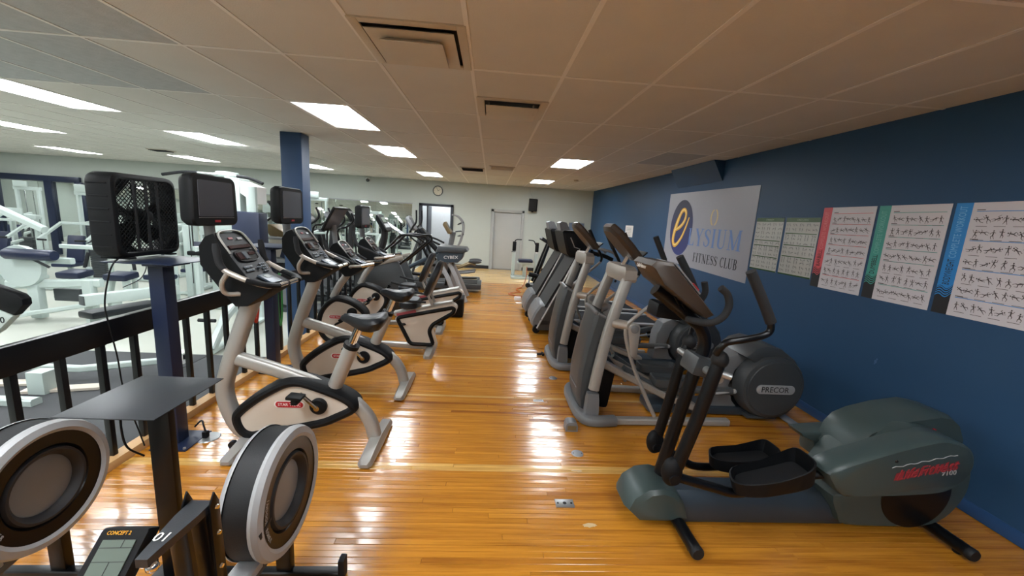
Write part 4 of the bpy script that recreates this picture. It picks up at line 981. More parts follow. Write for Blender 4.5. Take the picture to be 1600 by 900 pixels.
# ------------------------------------------------------------------ rowers, fan, shelf posts in the left foreground
def make_rower(dx, lab, full, zc=.5):
    """rowing machine along y; built about the right-hand one"""
    xc = -.90+dx; yc = 1.56; r = .262
    t = thing('rowing_machine', (xc, yc, 0), lab, 'rowing machine', 'rowing machines in the left foreground')
    g = G(); g.lathe([(r-.012, -.05), (r, -.035), (r, -.028)], (xc, yc, zc), 'x', 56, False); g.lathe([(r, .065), (r+.004, .08), (r-.004, .10), (r-.03, .108), (r-.045, .10)], (xc, yc, zc), 'x', 56, False); wh = g.build('cage_rim', 'lgrey', t)
    g = G(); g.lathe([(r-.012, -.03), (r-.006, -.028), (r-.004, 0.02), (r-.006, .066), (r-.02, .068)], (xc, yc, zc), 'x', 56, False); g.build('cage_band', 'rubber', t)
    g = G(); g.lathe([(r-.03, .102), (r-.035, .098), (.165, .094), (.155, .082), (.145, .06)], (xc, yc, zc), 'x', 56, False); fc = g.build('side_cover', 'gloss', t)
    g = G(); g.lathe([(.155, .084), (.150, .099), (.140, .099), (.122, .08), (.118, .066)], (xc, yc, zc), 'x', 44, False); g.build('inner_ring', 'blackp', fc)
    g = G(); g.lathe([(.119, .068), (.10, .072), (.0, .074)], (xc, yc, zc), 'x', 40, False); g.build('perforated_disc', 'mgrey', fc)
    g = G(); g.lathe([(r-.012, -.05), (r-.06, -.054), (.12, -.05), (.1, -.04)], (xc, yc, zc), 'x', 44); g.build('side_cover', 'black', t)
    g = G()
    txt = 'INDOOR ROWER'
    for k, ch in enumerate(txt):
        if ch == ' ': continue
        a = PI*(.86+.32*k/len(txt)); ur = V((0, math.cos(a), math.sin(a))); ut = V((0, -math.sin(a), math.cos(a)))
        p = V((xc+.1005, yc, zc))+ur*.20; text_geo(g, ch, .022, p, ut, -ur, .0006, 'CENTER')
    g.build('rim_lettering', 'lgrey', fc)
    g = G(); g.box((xc+.104, yc-.235, zc-.01), (.004, .03, .025), (.3, 0, 0)); g.box((xc+.106, yc-.20, zc+.0), (.004, .05, .012), (.3, 0, 0)); g.build('tape_patch', 'blackp', fc)
    # front legs and cross foot
    g = G(); g.box((xc+.02, yc+.07, .16), (.065, .04, .31), None, .004)
    g.build('front_leg', 'gloss', t)
    g = G(); g.tube([(xc-.27, yc+.06, .02), (xc+.27, yc+.06, .02)], 1, 10, rect=(.022, .015), power=4); o = g.build('cross_foot', 'gloss', t)
    for s_ in (-1, 1):
        g = G(); g.box((xc+s_*.285, yc+.06, .05), (.03, .05, .10), None, .008); g.build('foot_cap', 'rubber', o)
    g = G(); g.tube([(xc, 1.42, .27), (xc, 1.0, .30), (xc, -.75, .36)], 1, 10, rect=(.045, .028), power=4, upv=(0, 0, 1)); g.build('slide_rail', 'lgrey', t)
    g = G(); g.tube([(xc-.05, yc-.05, .28), (xc+.09, yc-.42, .07)], 1, 8, rect=(.02, .02), power=4).tube([(xc+.05, yc-.05, .28), (xc-.10, yc-.40, .07)], 1, 8, rect=(.02, .02), power=4); g.build('brace', 'dgrey', t)
    g = G(); g.tube([(xc, -.70, .34), (xc, -.74, .02)], 1, 8, rect=(.03, .02), power=4).tube([(xc-.17, -.74, .02), (xc+.17, -.74, .02)], 1, 8, rect=(.02, .02), power=4); g.build('rear_leg', 'gloss', t)
    g = G(); g.prism(round_poly([(xc-.17, -.62, 0), (xc+.17, -.62, 0), (xc+.12, -.36, 0), (xc-.12, -.36, 0)], .05), .37, .44, axis='z', bev=.012); g.build('seat', 'rubber', t)
    for s_ in (-1, 1):
        g = G(); f, R = plane_geo((xc+s_*.13, .86, .33), (1, 0, 0), (0, .55, .8)); g.box(f(0, 0, 0), (.11, .30, .02), R, .006).box(f(0, .05, .02), (.115, .05, .03), R, .006); g.build('foot_plate', 'dgrey', t)
    g = G(); g.tube([(xc-.26, 1.10, .50), (xc-.05, 1.13, .49), (xc+.05, 1.13, .49), (xc+.26, 1.10, .50)], .017, 10, 3); g.build('pull_handle', 'rubber', t) if not full else g.bm.free()
    # monitor arm: side plates standing up from the frame, tapered arm reaching to the user
    xa = -.84+dx
    for s_ in (-1, 1):
        g = G(); g.prism([(1.10, .30), (1.145, .30), (1.125, .795), (1.108, .835), (1.085, .80)], xa+s_*.036, xa+s_*.042, axis='x', bev=.001); pl = g.build('side_plate', 'gloss', t)
        g = G()
        for z in (.78, .69, .57, .50, .42): g.lathe([(.008, 0), (.006, s_*.006)], (xa+s_*.042, 1.112, z), 'x', 10)
        g.build('bolt', 'chrome', pl)
    g = G(); g.loft([[(xa+a, y, z+b) for a, b in ((-w_, -.02), (w_, -.02), (w_, .004), (-w_, .004))] for y, z, w_ in ((1.115, .795, .033), (1.05, .797, .032), (.93, .798, .018), (.90, .797, .015))]); am = g.build('monitor_arm', 'dshelf', t)
    g = G()
    for y in (1.09, 1.02): g.tube([(xa-.0, y, .79), (xa-.0, y+.02, .50), (xa-.02, y+.06, .33)], 1, 8, rect=(.028, .012), power=4)
    g.build('arm_strut', 'gloss', am)
    if full:
        g = G(); text_geo(g, '10', .042, (xa-.003, .972, .8035), (-1, 0, 0), (0, -1, 0), .0006, 'CENTER'); g.build('number_print', 'whitep', am)
    g = G(); g.tube([(xa, .91, .785), (xa-.01, .94, .755), (xa-.09, .985, .715)], .014, 10, 3).ball((xa+.012, .915, .765), .015); g.build('monitor_joint', 'chrome', am)
    mc = V((-.968+dx, .945, .745)); f, R = plane_geo(mc, (1, .03, 0), (.12, .55, .72))
    fr = round_poly([(-.060, -.125, 0), (.060, -.125, 0), (.064, .082, 0), (-.056, .082, 0)], .008, 2)
    g = G(); g.loft([[f(p.x*k, p.y*k-.0, h) for p in fr] for k, h in ((.9, -.05), (1, -.04), (1, -.004), (.97, 0))]); mo = g.build('monitor', 'black', t)
    g = G(); zz = .002
    g.mtl(0).box(f(.003, .012, zz), (.082, .082, .003), R)
    g.mtl(1)
    for b, a0, a1 in ((.035, -.038, .044), (.003, -.038, .044)): g.box(f((a0+a1)/2, b, zz+.002), (a1-a0, .0012, .001), R)
    g.box(f(.016, .045, zz+.002), (.0012, .02, .001), R).box(f(.006, -.013, zz+.002), (.0012, .032, .001), R)
    g.build('lcd', ['lcd', 'blackp'], mo)
    g = G(); text_geo(g, 'CONCEPT 2', .013, f(-.008, .069, .0015), R.col[0], R.col[1], .0005, 'CENTER', .06); g.build('monitor_name', 'gold', mo)
    g = G()
    for k in range(3): g.box(f(-.035+.036*k, -.062, .002), (.026, .014, .005), R, .002)
    for k in range(2): g.box(f(-.04+.08*k, -.092, .002), (.022, .016, .005), R, .002)
    g.build('button', 'button', mo)
    return t
make_rower(0., 'rowing machine with its dark flywheel band facing the camera and the arm numbered 10', True)
make_rower(-.98, 'rowing machine cut by the left edge, large black disc facing right beside the charcoal shelf', False)

# ---- charcoal sheet shelf on a black post
t = thing('shelf_stand', (-1.375, 1.585, 0), 'charcoal sheet-metal shelf on a black square post between the rowing machines', 'shelf stand')
g = G(); g.box((-1.375, 1.584, .9), (.355, .382, .004), bev=.001); g.build('shelf_plate', 'dshelf', t)
g = G(); g.box((-1.345, 1.60, .449), (.088, .034, .896), bev=.004); g.build('post', 'gloss', t)
g = G(); g.box((-1.345, 1.61, .004), (.24, .26, .008), bev=.002); g.build('base_plate', 'gloss', t)
g = G(); g.box((-1.44, 1.53, .885), (.10, .12, .026), bev=.004); g.build('socket_box', 'black', t)
g = G(); g.tube([(-1.41, 1.50, .88), (-1.405, 1.49, .80), (-1.40, 1.50, .72), (-1.385, 1.55, .65)], .004, 6, 5); g.build('cable', 'black', t)
# ---- blue post with fan shelf
def blue_post(x, y, h, lab, shelf):
    t = thing('shelf_post', (x, y, 0), lab, 'shelf stand')
    g = G(); g.box((x, y, h/2), (.095, .095, h-.012), bev=.004); g.build('post', 'bluesteel', t)
    g = G(); g.box((x+.03, y, .005), (.24, .26, .01), bev=.003); o = g.build('base_plate', 'bluesteel', t)
    g = G()
    for sx in (-1, 1):
        for sy in (-1, 1): g.lathe([(.01, 0), (.008, .012)], (x+.03+sx*.1, y+sy*.11, .01), 'z', 8)
    g.build('anchor_bolt', 'steelp', o)
    if shelf:
        g = G(); g.box((x-.0, y+.04, h), (.42, .44, .006), bev=.001); g.build('shelf_plate', 'bluesteel', t)
        g = G(); g.box((x, y+.05, h-.02), (.16, .20, .03), bev=.004); g.build('shelf_bracket', 'bluesteel', t)
    return t
blue_post(-2.165, 2.69, 1.300, 'blue square post holding the black box fan', True)
blue_post(-2.20, 4.03, 1.305, 'blue square post between the two upright bikes by the railing', True)
# ---- box fan
def make_fan():
    xc, yc, zc = -2.305, 2.72, 1.585; t = thing('box_fan', (xc, yc, 1.322), 'black box fan standing on the blue post shelf', 'fan')
    hy, hz = .245, .258
    ol = round_poly([(-hy, -hz, 0), (hy, -hz, 0), (hy, hz, 0), (-hy, hz, 0)], .07, 5)
    g = G(); X0_, X1_ = xc-.085, xc+.075
    rings = [(X0_, .90), (X0_+.01, .97), (X0_+.03, 1.0), (X1_-.03, 1.0), (X1_-.008, .975), (X1_, .93), (X1_, .885), (X1_-.02, .86), (X0_+.02, .86), (X0_, .87)]
    L_ = [[(x, yc+p.x*k, zc+p.y*k) for p in ol] for x, k in rings]; L_.append(L_[0])
    g.loft(L_, cap=False); cs = g.build('case', 'black', t)
    for k in range(6):
        g = G(); z = zc-.19+.076*k; g.box((xc-.005, yc-hy+.001, z), (.11, .006, .01), None, .002); g.build('case_rib', 'black', cs)
    def grille(x, nm):
        g = G(); R_ = .225
        n = 15
        for s_ in (-1, 1):
            for k in range(-n, n+1):
                d = k/n*R_*1.25; half = R_*1.25-abs(d)
                # diagonal bars clipped to a rounded square
                c = V((0, d/math.sqrt(2), s_*-d/math.sqrt(2)*-1)) if False else None
                pts = []
                for tt in (-1, 1):
                    pass
                # line: y*1 + s*z = d*sqrt2
                D = d*1.42; B = .222
                ys = []
                for y in (-B, B):
                    z = (D-y)*s_
                    if abs(z) <= B: ys.append((y, z))
                for z in (-B, B):
                    y = D-s_*z
                    if abs(y) < B: ys.append((y, z))
                if len(ys) >= 2:
                    (a, b), (c_, d_) = ys[0], ys[-1]
                    if math.hypot(a-c_, b-d_) > .03: g.tube([(x, yc+a, zc+b), (x, yc+c_, zc+d_)], .0023, 4, cap=False)
        for k in (-1, 0, 1): g.tube([(x+.002, yc+k*.085-.01, zc-.222), (x+.002, yc+k*.085-.01, zc+.222)], .009, 6)
        g.lathe([(.032, -.004), (.032, .004), (.02, .006)], (x, yc, zc), 'x', 20)
        for k in range(4):
            sy, sz = ((-1, -1), (1, -1), (1, 1), (-1, 1))[k]
            g.poly([(x-.004, yc+sy*.222, zc+sz*.10), (x-.004, yc+sy*.222, zc+sz*.222), (x-.004, yc+sy*.10, zc+sz*.222)])
        return g.build(nm, 'black', t)
    grille(X1_-.004, 'front_grille'); 
    gb = G()
    for k in range(4, 23): gb.tube([(X0_+.005, yc+.01*k*math.cos(a), zc+.01*k*math.sin(a)) for a in [2*PI*i/32 for i in range(32)]], .0016, 4, closed=True) if k % 2 == 0 else None
    for k in range(6): gb.tube([(X0_+.005, yc, zc), (X0_+.005, yc+.222*math.cos(k*PI/3), zc+.222*math.sin(k*PI/3))], .003, 4)
    gb.build('rear_grille', 'black', t)
    for k in range(5):
        a0 = 2*PI*k/5+.3; g = G(); secs = []
        for rr, tw, ch in ((.045, .8, .05), (.10, .6, .085), (.16, .5, .11), (.205, .42, .10)):
            ur = V((0, math.cos(a0), math.sin(a0))); ut = V((0, -math.sin(a0), math.cos(a0)))
            e = ut*math.cos(tw)+V((1, 0, 0))*math.sin(tw); c_ = V((xc-.01, yc, zc))+ur*rr; nn = e.cross(ur).normalized()*.002
            secs.append([c_-e*ch/2-nn, c_+e*ch/2-nn, c_+e*ch/2+nn, c_-e*ch/2+nn])
        g.loft(secs); g.build('fan_blade', 'black', t)
    g = G(); g.lathe([(.045, -.03), (.05, .02), (.03, .03)], (xc-.01, yc, zc), 'x', 18); g.build('hub', 'black', t)
    for s_ in (-1, 1):
        g = G(); g.box((xc, yc+s_*.16, zc-hz-.002), (.17, .05, .012), None, .003); g.build('fan_foot', 'black', t)
    g = G(); g.tube([(xc+.03, yc-.16, zc-hz+.01), (xc+.06, yc-.26, 1.31), (-2.27, 2.44, 1.22), (-2.30, 2.43, 1.05), (-2.295, 2.44, .90), (-2.30, 2.47, .70), (-2.31, 2.50, .45), (-2.25, 2.53, .06)], .0045, 6, 6); g.build('power_cord', 'black', t)
    return t
make_fan()
# resistance bands hung over the railing by the second blue post
def band(x, y, z0, l, col, nm, lab, th=.012, w_=.045):
    m_ = mat(nm, col, .45, 0, .05, 15)
    t = thing('resistance_band', (x, y, z0), lab, 'exercise band', None)
    pts = []
    for k in range(24):
        a = 2*PI*k/24; pts.append((x+.006*math.sin(2*a), y+w_*math.sin(a)*(1.1-.5*(math.cos(a)+1)/2), z0-l/2+l/2*math.cos(a)))
    g = G(); g.tube(pts, 1, 8, closed=True, rect=(th*1.3, th*.5), upv=(1, 0, 0)); g.build('loop', m_, t)
band(-2.316, 3.83, .957, .40, '#d8452c', 'orange_band', 'left of the two orange exercise bands hung by the railing', .016, .055)
band(-2.316, 3.965, .957, .42, '#cf3f28', 'orange_band_b', 'right of the two orange exercise bands hung by the railing', .016, .055)
band(-2.316, 4.18, .957, .42, '#39366f', 'purple_band', 'dark purple exercise band hung on the railing behind the nearest bike')
band(-2.316, 4.30, .957, .50, '#33478f', 'blue_band', 'blue exercise band hung on the railing behind the nearest bike', .014)
band(-2.316, 4.42, .957, .58, '#2f7d3d', 'green_band', 'green exercise band hung on the railing behind the nearest bike', .014, .055)
# ---- floor fittings
def disc(x, y, r, lab, nm='floor_plate', m_='steelp'):
    t = thing(nm, (x, y, 0), lab, 'floor plate'); g = G(); g.lathe([(r, 0), (r, .003), (r*.96, .005), (0, .005)], (x, y, 0), 'z', 28); g.build('cap_disc', m_, t)
    g = G()
    for s_ in (-1, 1): g.lathe([(.006, 0), (.005, .002)], (x+s_*r*.7, y, .005), 'z', 8)
    g.build('screw', 'dgrey', t)
disc(.737, 2.645, .045, 'round grey metal floor cap beside the wall-side ellipticals, nearer one')
disc(.776, 4.063, .045, 'round grey metal floor cap farther along the aisle')
t = thing('floor_plate', (.54, 2.117, 0), 'small rectangular metal floor plate with a hole near the front of the aisle', 'floor plate')
g = G(); g.box((.54, 2.117, .0025), (.115, .07, .005), bev=.002); g.build('plate', 'steelp', t)
g = G()
for dx, r in ((0, .012), (-.042, .007), (.042, .007)): g.lathe([(r, 0), (r*.9, .0015)], (.54+dx, 2.117, .005), 'z', 12)
g.build('hole', 'gloss', t)
t = thing('floor_outlet', (.757, 3.0, 0), 'grey metal pedestal outlet box standing on the wood floor', 'outlet')
g = G(); g.loft([[(.757+a*k, 3.0+b, z) for a, b in ((-.05, -.045), (.05, -.045), (.05, .045), (-.05, .045))] for z, k in ((0, 1), (.045, 1), (.07, .85), (.08, .5))]); g.build('outlet_body', 'mgrey', t)
g = G(); g.box((.757, 2.954, .032), (.075, .006, .04), None, .003); g.build('brass_face', 'bronze', t)
t = thing('tape_label', (.544, 3.504, 0), 'small white tape label stuck on the pale floor line', 'label')
g = G(); g.box((.544, 3.504, .0015), (.10, .045, .001)); g.mtl(1).box((.544, 3.504, .0022), (.08, .006, .0008)).box((.55, 3.515, .0022), (.06, .005, .0008)); g.build('label_paper', ['whitep', 'dgrey'], t)
t = thing('floor_clamp', (.72, 4.80, 0), 'small black plug fitting lying on the floor in the glare', 'plug')
g = G(); g.tube([(.68, 4.80, .015), (.74, 4.80, .02), (.75, 4.83, .03)], .014, 8, 3); g.box((.76, 4.80, .015), (.03, .06, .03), None, .006); g.build('plug_body', 'black', t)
t = thing('floor_socket', (-2.0, 2.72, 0), 'steel floor socket with a black plug beside the blue fan post', 'outlet')
g = G(); g.lathe([(.075, 0), (.07, .006), (0, .006)], (-1.985, 2.74, 0), 'z', 24); g.build('socket_plate', 'steelp', t)
g = G(); g.box((-2.0, 2.735, .03), (.035, .035, .05), None, .008); g.tube([(-2.0, 2.735, .05), (-2.02, 2.75, .09), (-2.07, 2.80, .10), (-2.12, 2.80, .05)], .006, 8, 5); g.build('plug', 'black', t)
m_sc = mat('bare_wood_scuff', '#cbb287', .6, 0, .15, 40)
for x, y, w_, h_, lab in ((.655, 1.945, .085, .03, 'pale worn scuff in the floor varnish, nearer one'), (.69, 2.44, .075, .02, 'pale worn scuff in the floor varnish by the round cap')):
    t = thing('floor_scuff', (x, y, 0), lab, 'floor mark'); g = G(); rr = random.Random(int(x*999))
    g.prism([(x+w_/2*math.cos(a)*(.7+.5*rr.random()), y+h_/2*math.sin(a)*(.6+.6*rr.random())) for a in [2*PI*k/18 for k in range(18)]], .0004, .0011, axis='z'); g.build('scuff', m_sc, t)
# ------------------------------------------------------------------ things on the blue wall and the back wall
WN_ = V((-1, .0216, 0)).normalized(); WD = V((-.0216, -1, 0)).normalized()    # out of the wall, reading direction
def wp(y, z, h=0.): return V((WX(y), y, z))+WN_*h
def wpoly(g, pts, h):   # pts (s along reading direction, z) relative to y=0
    return g.poly([wp(-s, z, h) for s, z in pts])
def wslab(g, y0, y1, z0, z1, h0, h1):
    A = [wp(y0, z0, h0), wp(y1, z0, h0), wp(y1, z1, h0), wp(y0, z1, h0)]; B = [wp(y0, z0, h1), wp(y1, z0, h1), wp(y1, z1, h1), wp(y0, z1, h1)]
    g.loft([A, B])
# serif letters on a unit-height grid, as polygons
def _bar(a, b, w_):
    a, b = V((*a, 0)), V((*b, 0)); d = (b-a).normalized(); n = V((-d.y, d.x, 0))*w_/2
    return [(p.x, p.y) for p in (a-n, b-n, b+n, a+n)]
def _ribbon(pts):     # (x, y, width) -> quads
    q = []; P = [V((x, y, 0)) for x, y, _ in pts]
    L_, R_ = [], []
    for i, p in enumerate(P):
        d = (P[min(i+1, len(P)-1)]-P[max(i-1, 0)]).normalized(); n = V((-d.y, d.x, 0))*pts[i][2]/2
        L_.append(p+n); R_.append(p-n)
    for i in range(len(P)-1): q.append([(v.x, v.y) for v in (L_[i], R_[i], R_[i+1], L_[i+1])])
    return q
def _arc(cx, cy, rx, ry, a0, a1, w0, w1, n=14):
    """stroke thick where it runs vertically"""
    return [(cx+rx*math.cos(math.radians(a0+(a1-a0)*k/n)), cy+ry*math.sin(math.radians(a0+(a1-a0)*k/n)), w0+(w1-w0)*abs(math.cos(math.radians(a0+(a1-a0)*k/n)))) for k in range(n+1)]
TK, TN = .135, .045
def stem(x): return [_bar((x, 0), (x, 1), TK), _bar((x-.14, .018), (x+.14, .018), .036), _bar((x-.14, .982), (x+.14, .982), .036)]
GL = {
 'L': (.62, stem(.18)+[_bar((.1, .02), (.58, .02), .04), [(.50, 0), (.60, 0), (.60, .26), (.575, .26)]]),
 'I': (.36, stem(.18)),
 'Y': (.74, [_bar((.12, .98), (.38, .44), TK*1.05), _bar((.62, .98), (.38, .44), TN*1.2), _bar((.38, 0), (.38, .48), TK), _bar((.24, .018), (.52, .018), .036), _bar((.0, .982), (.26, .982), .036), _bar((.5, .982), (.74, .982), .036)]),
 'S': (.56, _ribbon([(.48, .74, .03), (.45, .86, .05), (.36, .955, .05), (.26, .965, .05), (.14, .89, .10), (.10, .77, .13), (.15, .65, .14), (.28, .53, .15), (.41, .42, .14), (.455, .28, .13), (.42, .13, .10), (.30, .04, .05), (.2, .035, .05), (.10, .12, .05), (.07, .27, .03)])+[_bar((.485, .70), (.485, .98), .03), _bar((.06, .02), (.06, .30), .03)]),
 'U': (.74, [_bar((.17, .3), (.17, 1), TK), _bar((.58, .3), (.58, 1), TN), _bar((.03, .982), (.31, .982), .036), _bar((.47, .982), (.69, .982), .036)]+_ribbon([(.17, .34, TK), (.175, .22, TK), (.21, .11, .11), (.29, .04, .07), (.38, .025, .055), (.48, .05, .05), (.55, .13, .05), (.578, .24, TN), (.58, .34, TN)])),
 'M': (.92, [_bar((.15, 0), (.15, 1), TN), _bar((.14, .99), (.45, .03), TK), _bar((.45, .03), (.74, .99), TN*1.1), _bar((.76, 0), (.76, 1), TK), _bar((.03, .018), (.27, .018), .036), _bar((.62, .018), (.90, .018), .036), _bar((.03, .982), (.18, .982), .036), _bar((.72, .982), (.90, .982), .036)]),
 'F': (.58, stem(.18)+[_bar((.1, .98), (.54, .98), .04), _bar((.18, .52), (.42, .52), .04), [(.50, 1), (.555, 1), (.555, .74), (.53, .74)], _bar((.42, .42), (.42, .62), .03)]),
 'T': (.64, [_bar((.32, 0), (.32, 1), TK), _bar((.18, .018), (.46, .018), .036), _bar((.03, .98), (.61, .98), .04), [(.02, 1), (.06, 1), (.045, .74), (.02, .74)], [(.62, 1), (.58, 1), (.595, .74), (.62, .74)]]),
 'N': (.76, [_bar((.15, 0), (.15, 1), TN), _bar((.14, .99), (.60, .01), TK), _bar((.60, 0), (.60, 1), TN), _bar((.03, .018), (.27, .018), .036), _bar((.0, .982), (.18, .982), .036), _bar((.48, .982), (.72, .982), .036)]),
 'E': (.60, stem(.18)+[_bar((.1, .98), (.52, .98), .04), _bar((.18, .52), (.42, .52), .04), _bar((.1, .02), (.55, .02), .04), [(.48, 1), (.535, 1), (.535, .76), (.51, .76)], _bar((.42, .42), (.42, .62), .03), [(.48, 0), (.575, 0), (.575, .26), (.55, .26)]]),
 'C': (.66, _ribbon(_arc(.38, .5, .29, .465, 50, 310, .05, TK, 22))+[_bar((.575, .70), (.575, .98), .03)]),
 'B': (.64, stem(.18)+_ribbon([(.18, .98, .04)]+_arc(.30, .755, .19, .22, 80, -80, .04, TK*.95, 12)+[(.18, .53, .04)])+_ribbon([(.18, .53, .04)]+_arc(.31, .275, .23, .255, 80, -80, .04, TK, 12)+[(.18, .02, .04)])),
 ' ': (.3, []),
}
def serif(g, txt, h, s0, z0, hh, width):
    tot = sum(GL[c][0]+.04 for c in txt); k = width/(tot*h); s = s0
    for c in txt:
        w_, polys = GL[c]
        for j, p in enumerate(polys): wpoly(g, [(s+x*h*k, z0+y*h) for x, y in p], hh+.00001*j)
        s += (w_+.04)*h*k
# ---- fitness club banner
t = thing('banner', tuple(wp(5.95, 1.72)), 'large white club banner with navy disc and gold e on the blue wall', 'banner')
g = G()
NB = 12
rows = []
for h in (.002, .006):
    pass
L_ = []
A = [[wp(7.22-2.53*i/NB, (1.135-.045*i/NB) if j == 0 else (2.345-.045*i/NB), .006+.0012*math.sin(i*.9)) for i in range(NB+1)] for j in (0, 1)]
B = [[p-WN_*.003 for p in r] for r in A]
g.loft([A[0]+A[1][::-1], B[0]+B[1][::-1]], cap=False)
for i in range(NB):
    g.poly([A[0][i], A[0][i+1], A[1][i+1], A[1][i]]); g.poly([B[0][i], B[1][i], B[1][i+1], B[0][i+1]])
bn = g.build('banner_sheet', mat('banner_vinyl', '#97979f', .35, 0, .02, 3), t)
HB = .0078
g = G(); sc, zc = -6.64, 1.745
wpoly(g, [(sc+.405*math.cos(a), zc+.47*math.sin(a)) for a in [2*PI*k/56 for k in range(56)]], HB)
def navy():
    mt = mat('navy_disc_print', '#1f2a5c', .45, 0, 0); nt = mt.node_tree; tc = nt.nodes.new('ShaderNodeTexCoord'); sx = nt.nodes.new('ShaderNodeSeparateXYZ'); rp = nt.nodes.new('ShaderNodeValToRGB')
    mr = nt.nodes.new('ShaderNodeMapRange'); mr.inputs['From Min'].default_value = -.45; mr.inputs['From Max'].default_value = .45
    rp.color_ramp.elements[0].color = rgb('#2c3674'); rp.color_ramp.elements[1].color = rgb('#171c38')
    nt.links.new(tc.outputs['Object'], sx.inputs[0]); nt.links.new(sx.outputs[2], mr.inputs[0]); nt.links.new(mr.outputs[0], rp.inputs[0]); nt.links.new(rp.outputs[0], nt.nodes['Principled BSDF'].inputs['Base Color']); return mt
g.build('navy_disc', navy(), bn)
E_ = [(-.19, -.05, .05), (-.02, .02, .055), (.09, .12, .06), (.115, .235, .06), (.06, .30, .055), (-.03, .27, .065), (-.12, .12, .08), (-.19, -.05, .09), (-.215, -.20, .08), (-.17, -.295, .065), (-.08, -.29, .055), (.05, -.17, .05), (.15, .0, .045), (.225, .175, .03)]
def epath(ww):
    P = smooth_path([(x*1.15, z*1.0, 0) for x, z, _ in E_], 5); out = []
    for i, p in enumerate(P):
        tt = i/(len(P)-1)*(len(E_)-1); k = min(int(tt), len(E_)-2); out.append((p.x, p.y, (E_[k][2]+(E_[k+1][2]-E_[k][2])*(tt-k))*ww))
    return out
g = G()
for j, q in enumerate(_ribbon(epath(1.2))): wpoly(g, [(sc+.0+x, zc+z) for x, z in q], HB+.0007+.00001*j)
g.mtl(1)
for j, q in enumerate(_ribbon(epath(.4))): wpoly(g, [(sc-.004+x, zc+.004+z) for x, z in q], HB+.0014+.00001*j)
g.build('gold_letter', ['gold', mat('pale_gold_print', '#f3d98a', .4)], bn)
g = G(); serif(g, 'LYSIUM', .27, -6.34, 1.475, HB+.0018, 1.47); g.build('name_lettering', mat('steel_blue_print', '#6684ba', .45, 0, .1, 2), bn)
for w_, s0, wd in (('FITNESS', -6.09, .72), ('CLUB', -5.31, .41)): g = G(); serif(g, w_, .14, s0, 1.225, HB+.0008, wd); g.build('tagline_lettering', 'blackp', bn)
g = G()
for s_ in (-1, 1):
    for j, q in enumerate(_ribbon([(s_*.085*math.sin(a), .085-.115*math.cos(a), .03*(math.sin(a)**.5)+.004) for a in [PI*(.08+.84*k/10) for k in range(11)]])): wpoly(g, [(-5.62+x, 1.83+z) for x, z in q], HB+.0008+.00001*j)
g.build('gold_wreath', mat('faded_gold_print', '#c9b27e', .5), bn)
# ---- exercise charts
def figure(g, s, z, h, rr, hh):
    """a tiny printed athlete: head and limbs as short strokes"""
    a = rr.choice((0, 0, 0, .9, 1.35, -1.2, .5)); ca, sa = math.cos(a), math.sin(a)
    def P(x, y): return (s+h*(x*ca-y*sa), z+h*(x*sa+y*ca))
    J = {k: (x+rr.uniform(-.06, .06), y+rr.uniform(-.05, .05)) for k, (x, y) in dict(n=(0, .3), p=(0, -.05), e1=(-.2, .15), h1=(-.25, .0+.5*rr.random()), e2=(.2, .15), h2=(.25, .5*rr.random()), k1=(-.12, -.27), f1=(-.14, -.5), k2=(.12+.15*rr.random(), -.26), f2=(.14, -.5)).items()}
    for u, v_, w_ in (('n', 'p', .13), ('n', 'e1', .055), ('e1', 'h1', .045), ('n', 'e2', .055), ('e2', 'h2', .045), ('p', 'k1', .08), ('k1', 'f1', .05), ('p', 'k2', .08), ('k2', 'f2', .05)):
        A, B = V((*P(*J[u]), 0)), V((*P(*J[v_]), 0)); d = (B-A)
        if d.length < 1e-5: continue
        n = V((-d.y, d.x, 0)).normalized()*w_*h/2
        wpoly(g, [(q.x, q.y) for q in (A-n, B-n, B+n, A+n)], hh)
    c = P(J['n'][0], J['n'][1]+.13); wpoly(g, [(c[0]+.075*h*math.cos(t), c[1]+.085*h*math.sin(t)) for t in [2*PI*k/7 for k in range(7)]], hh)
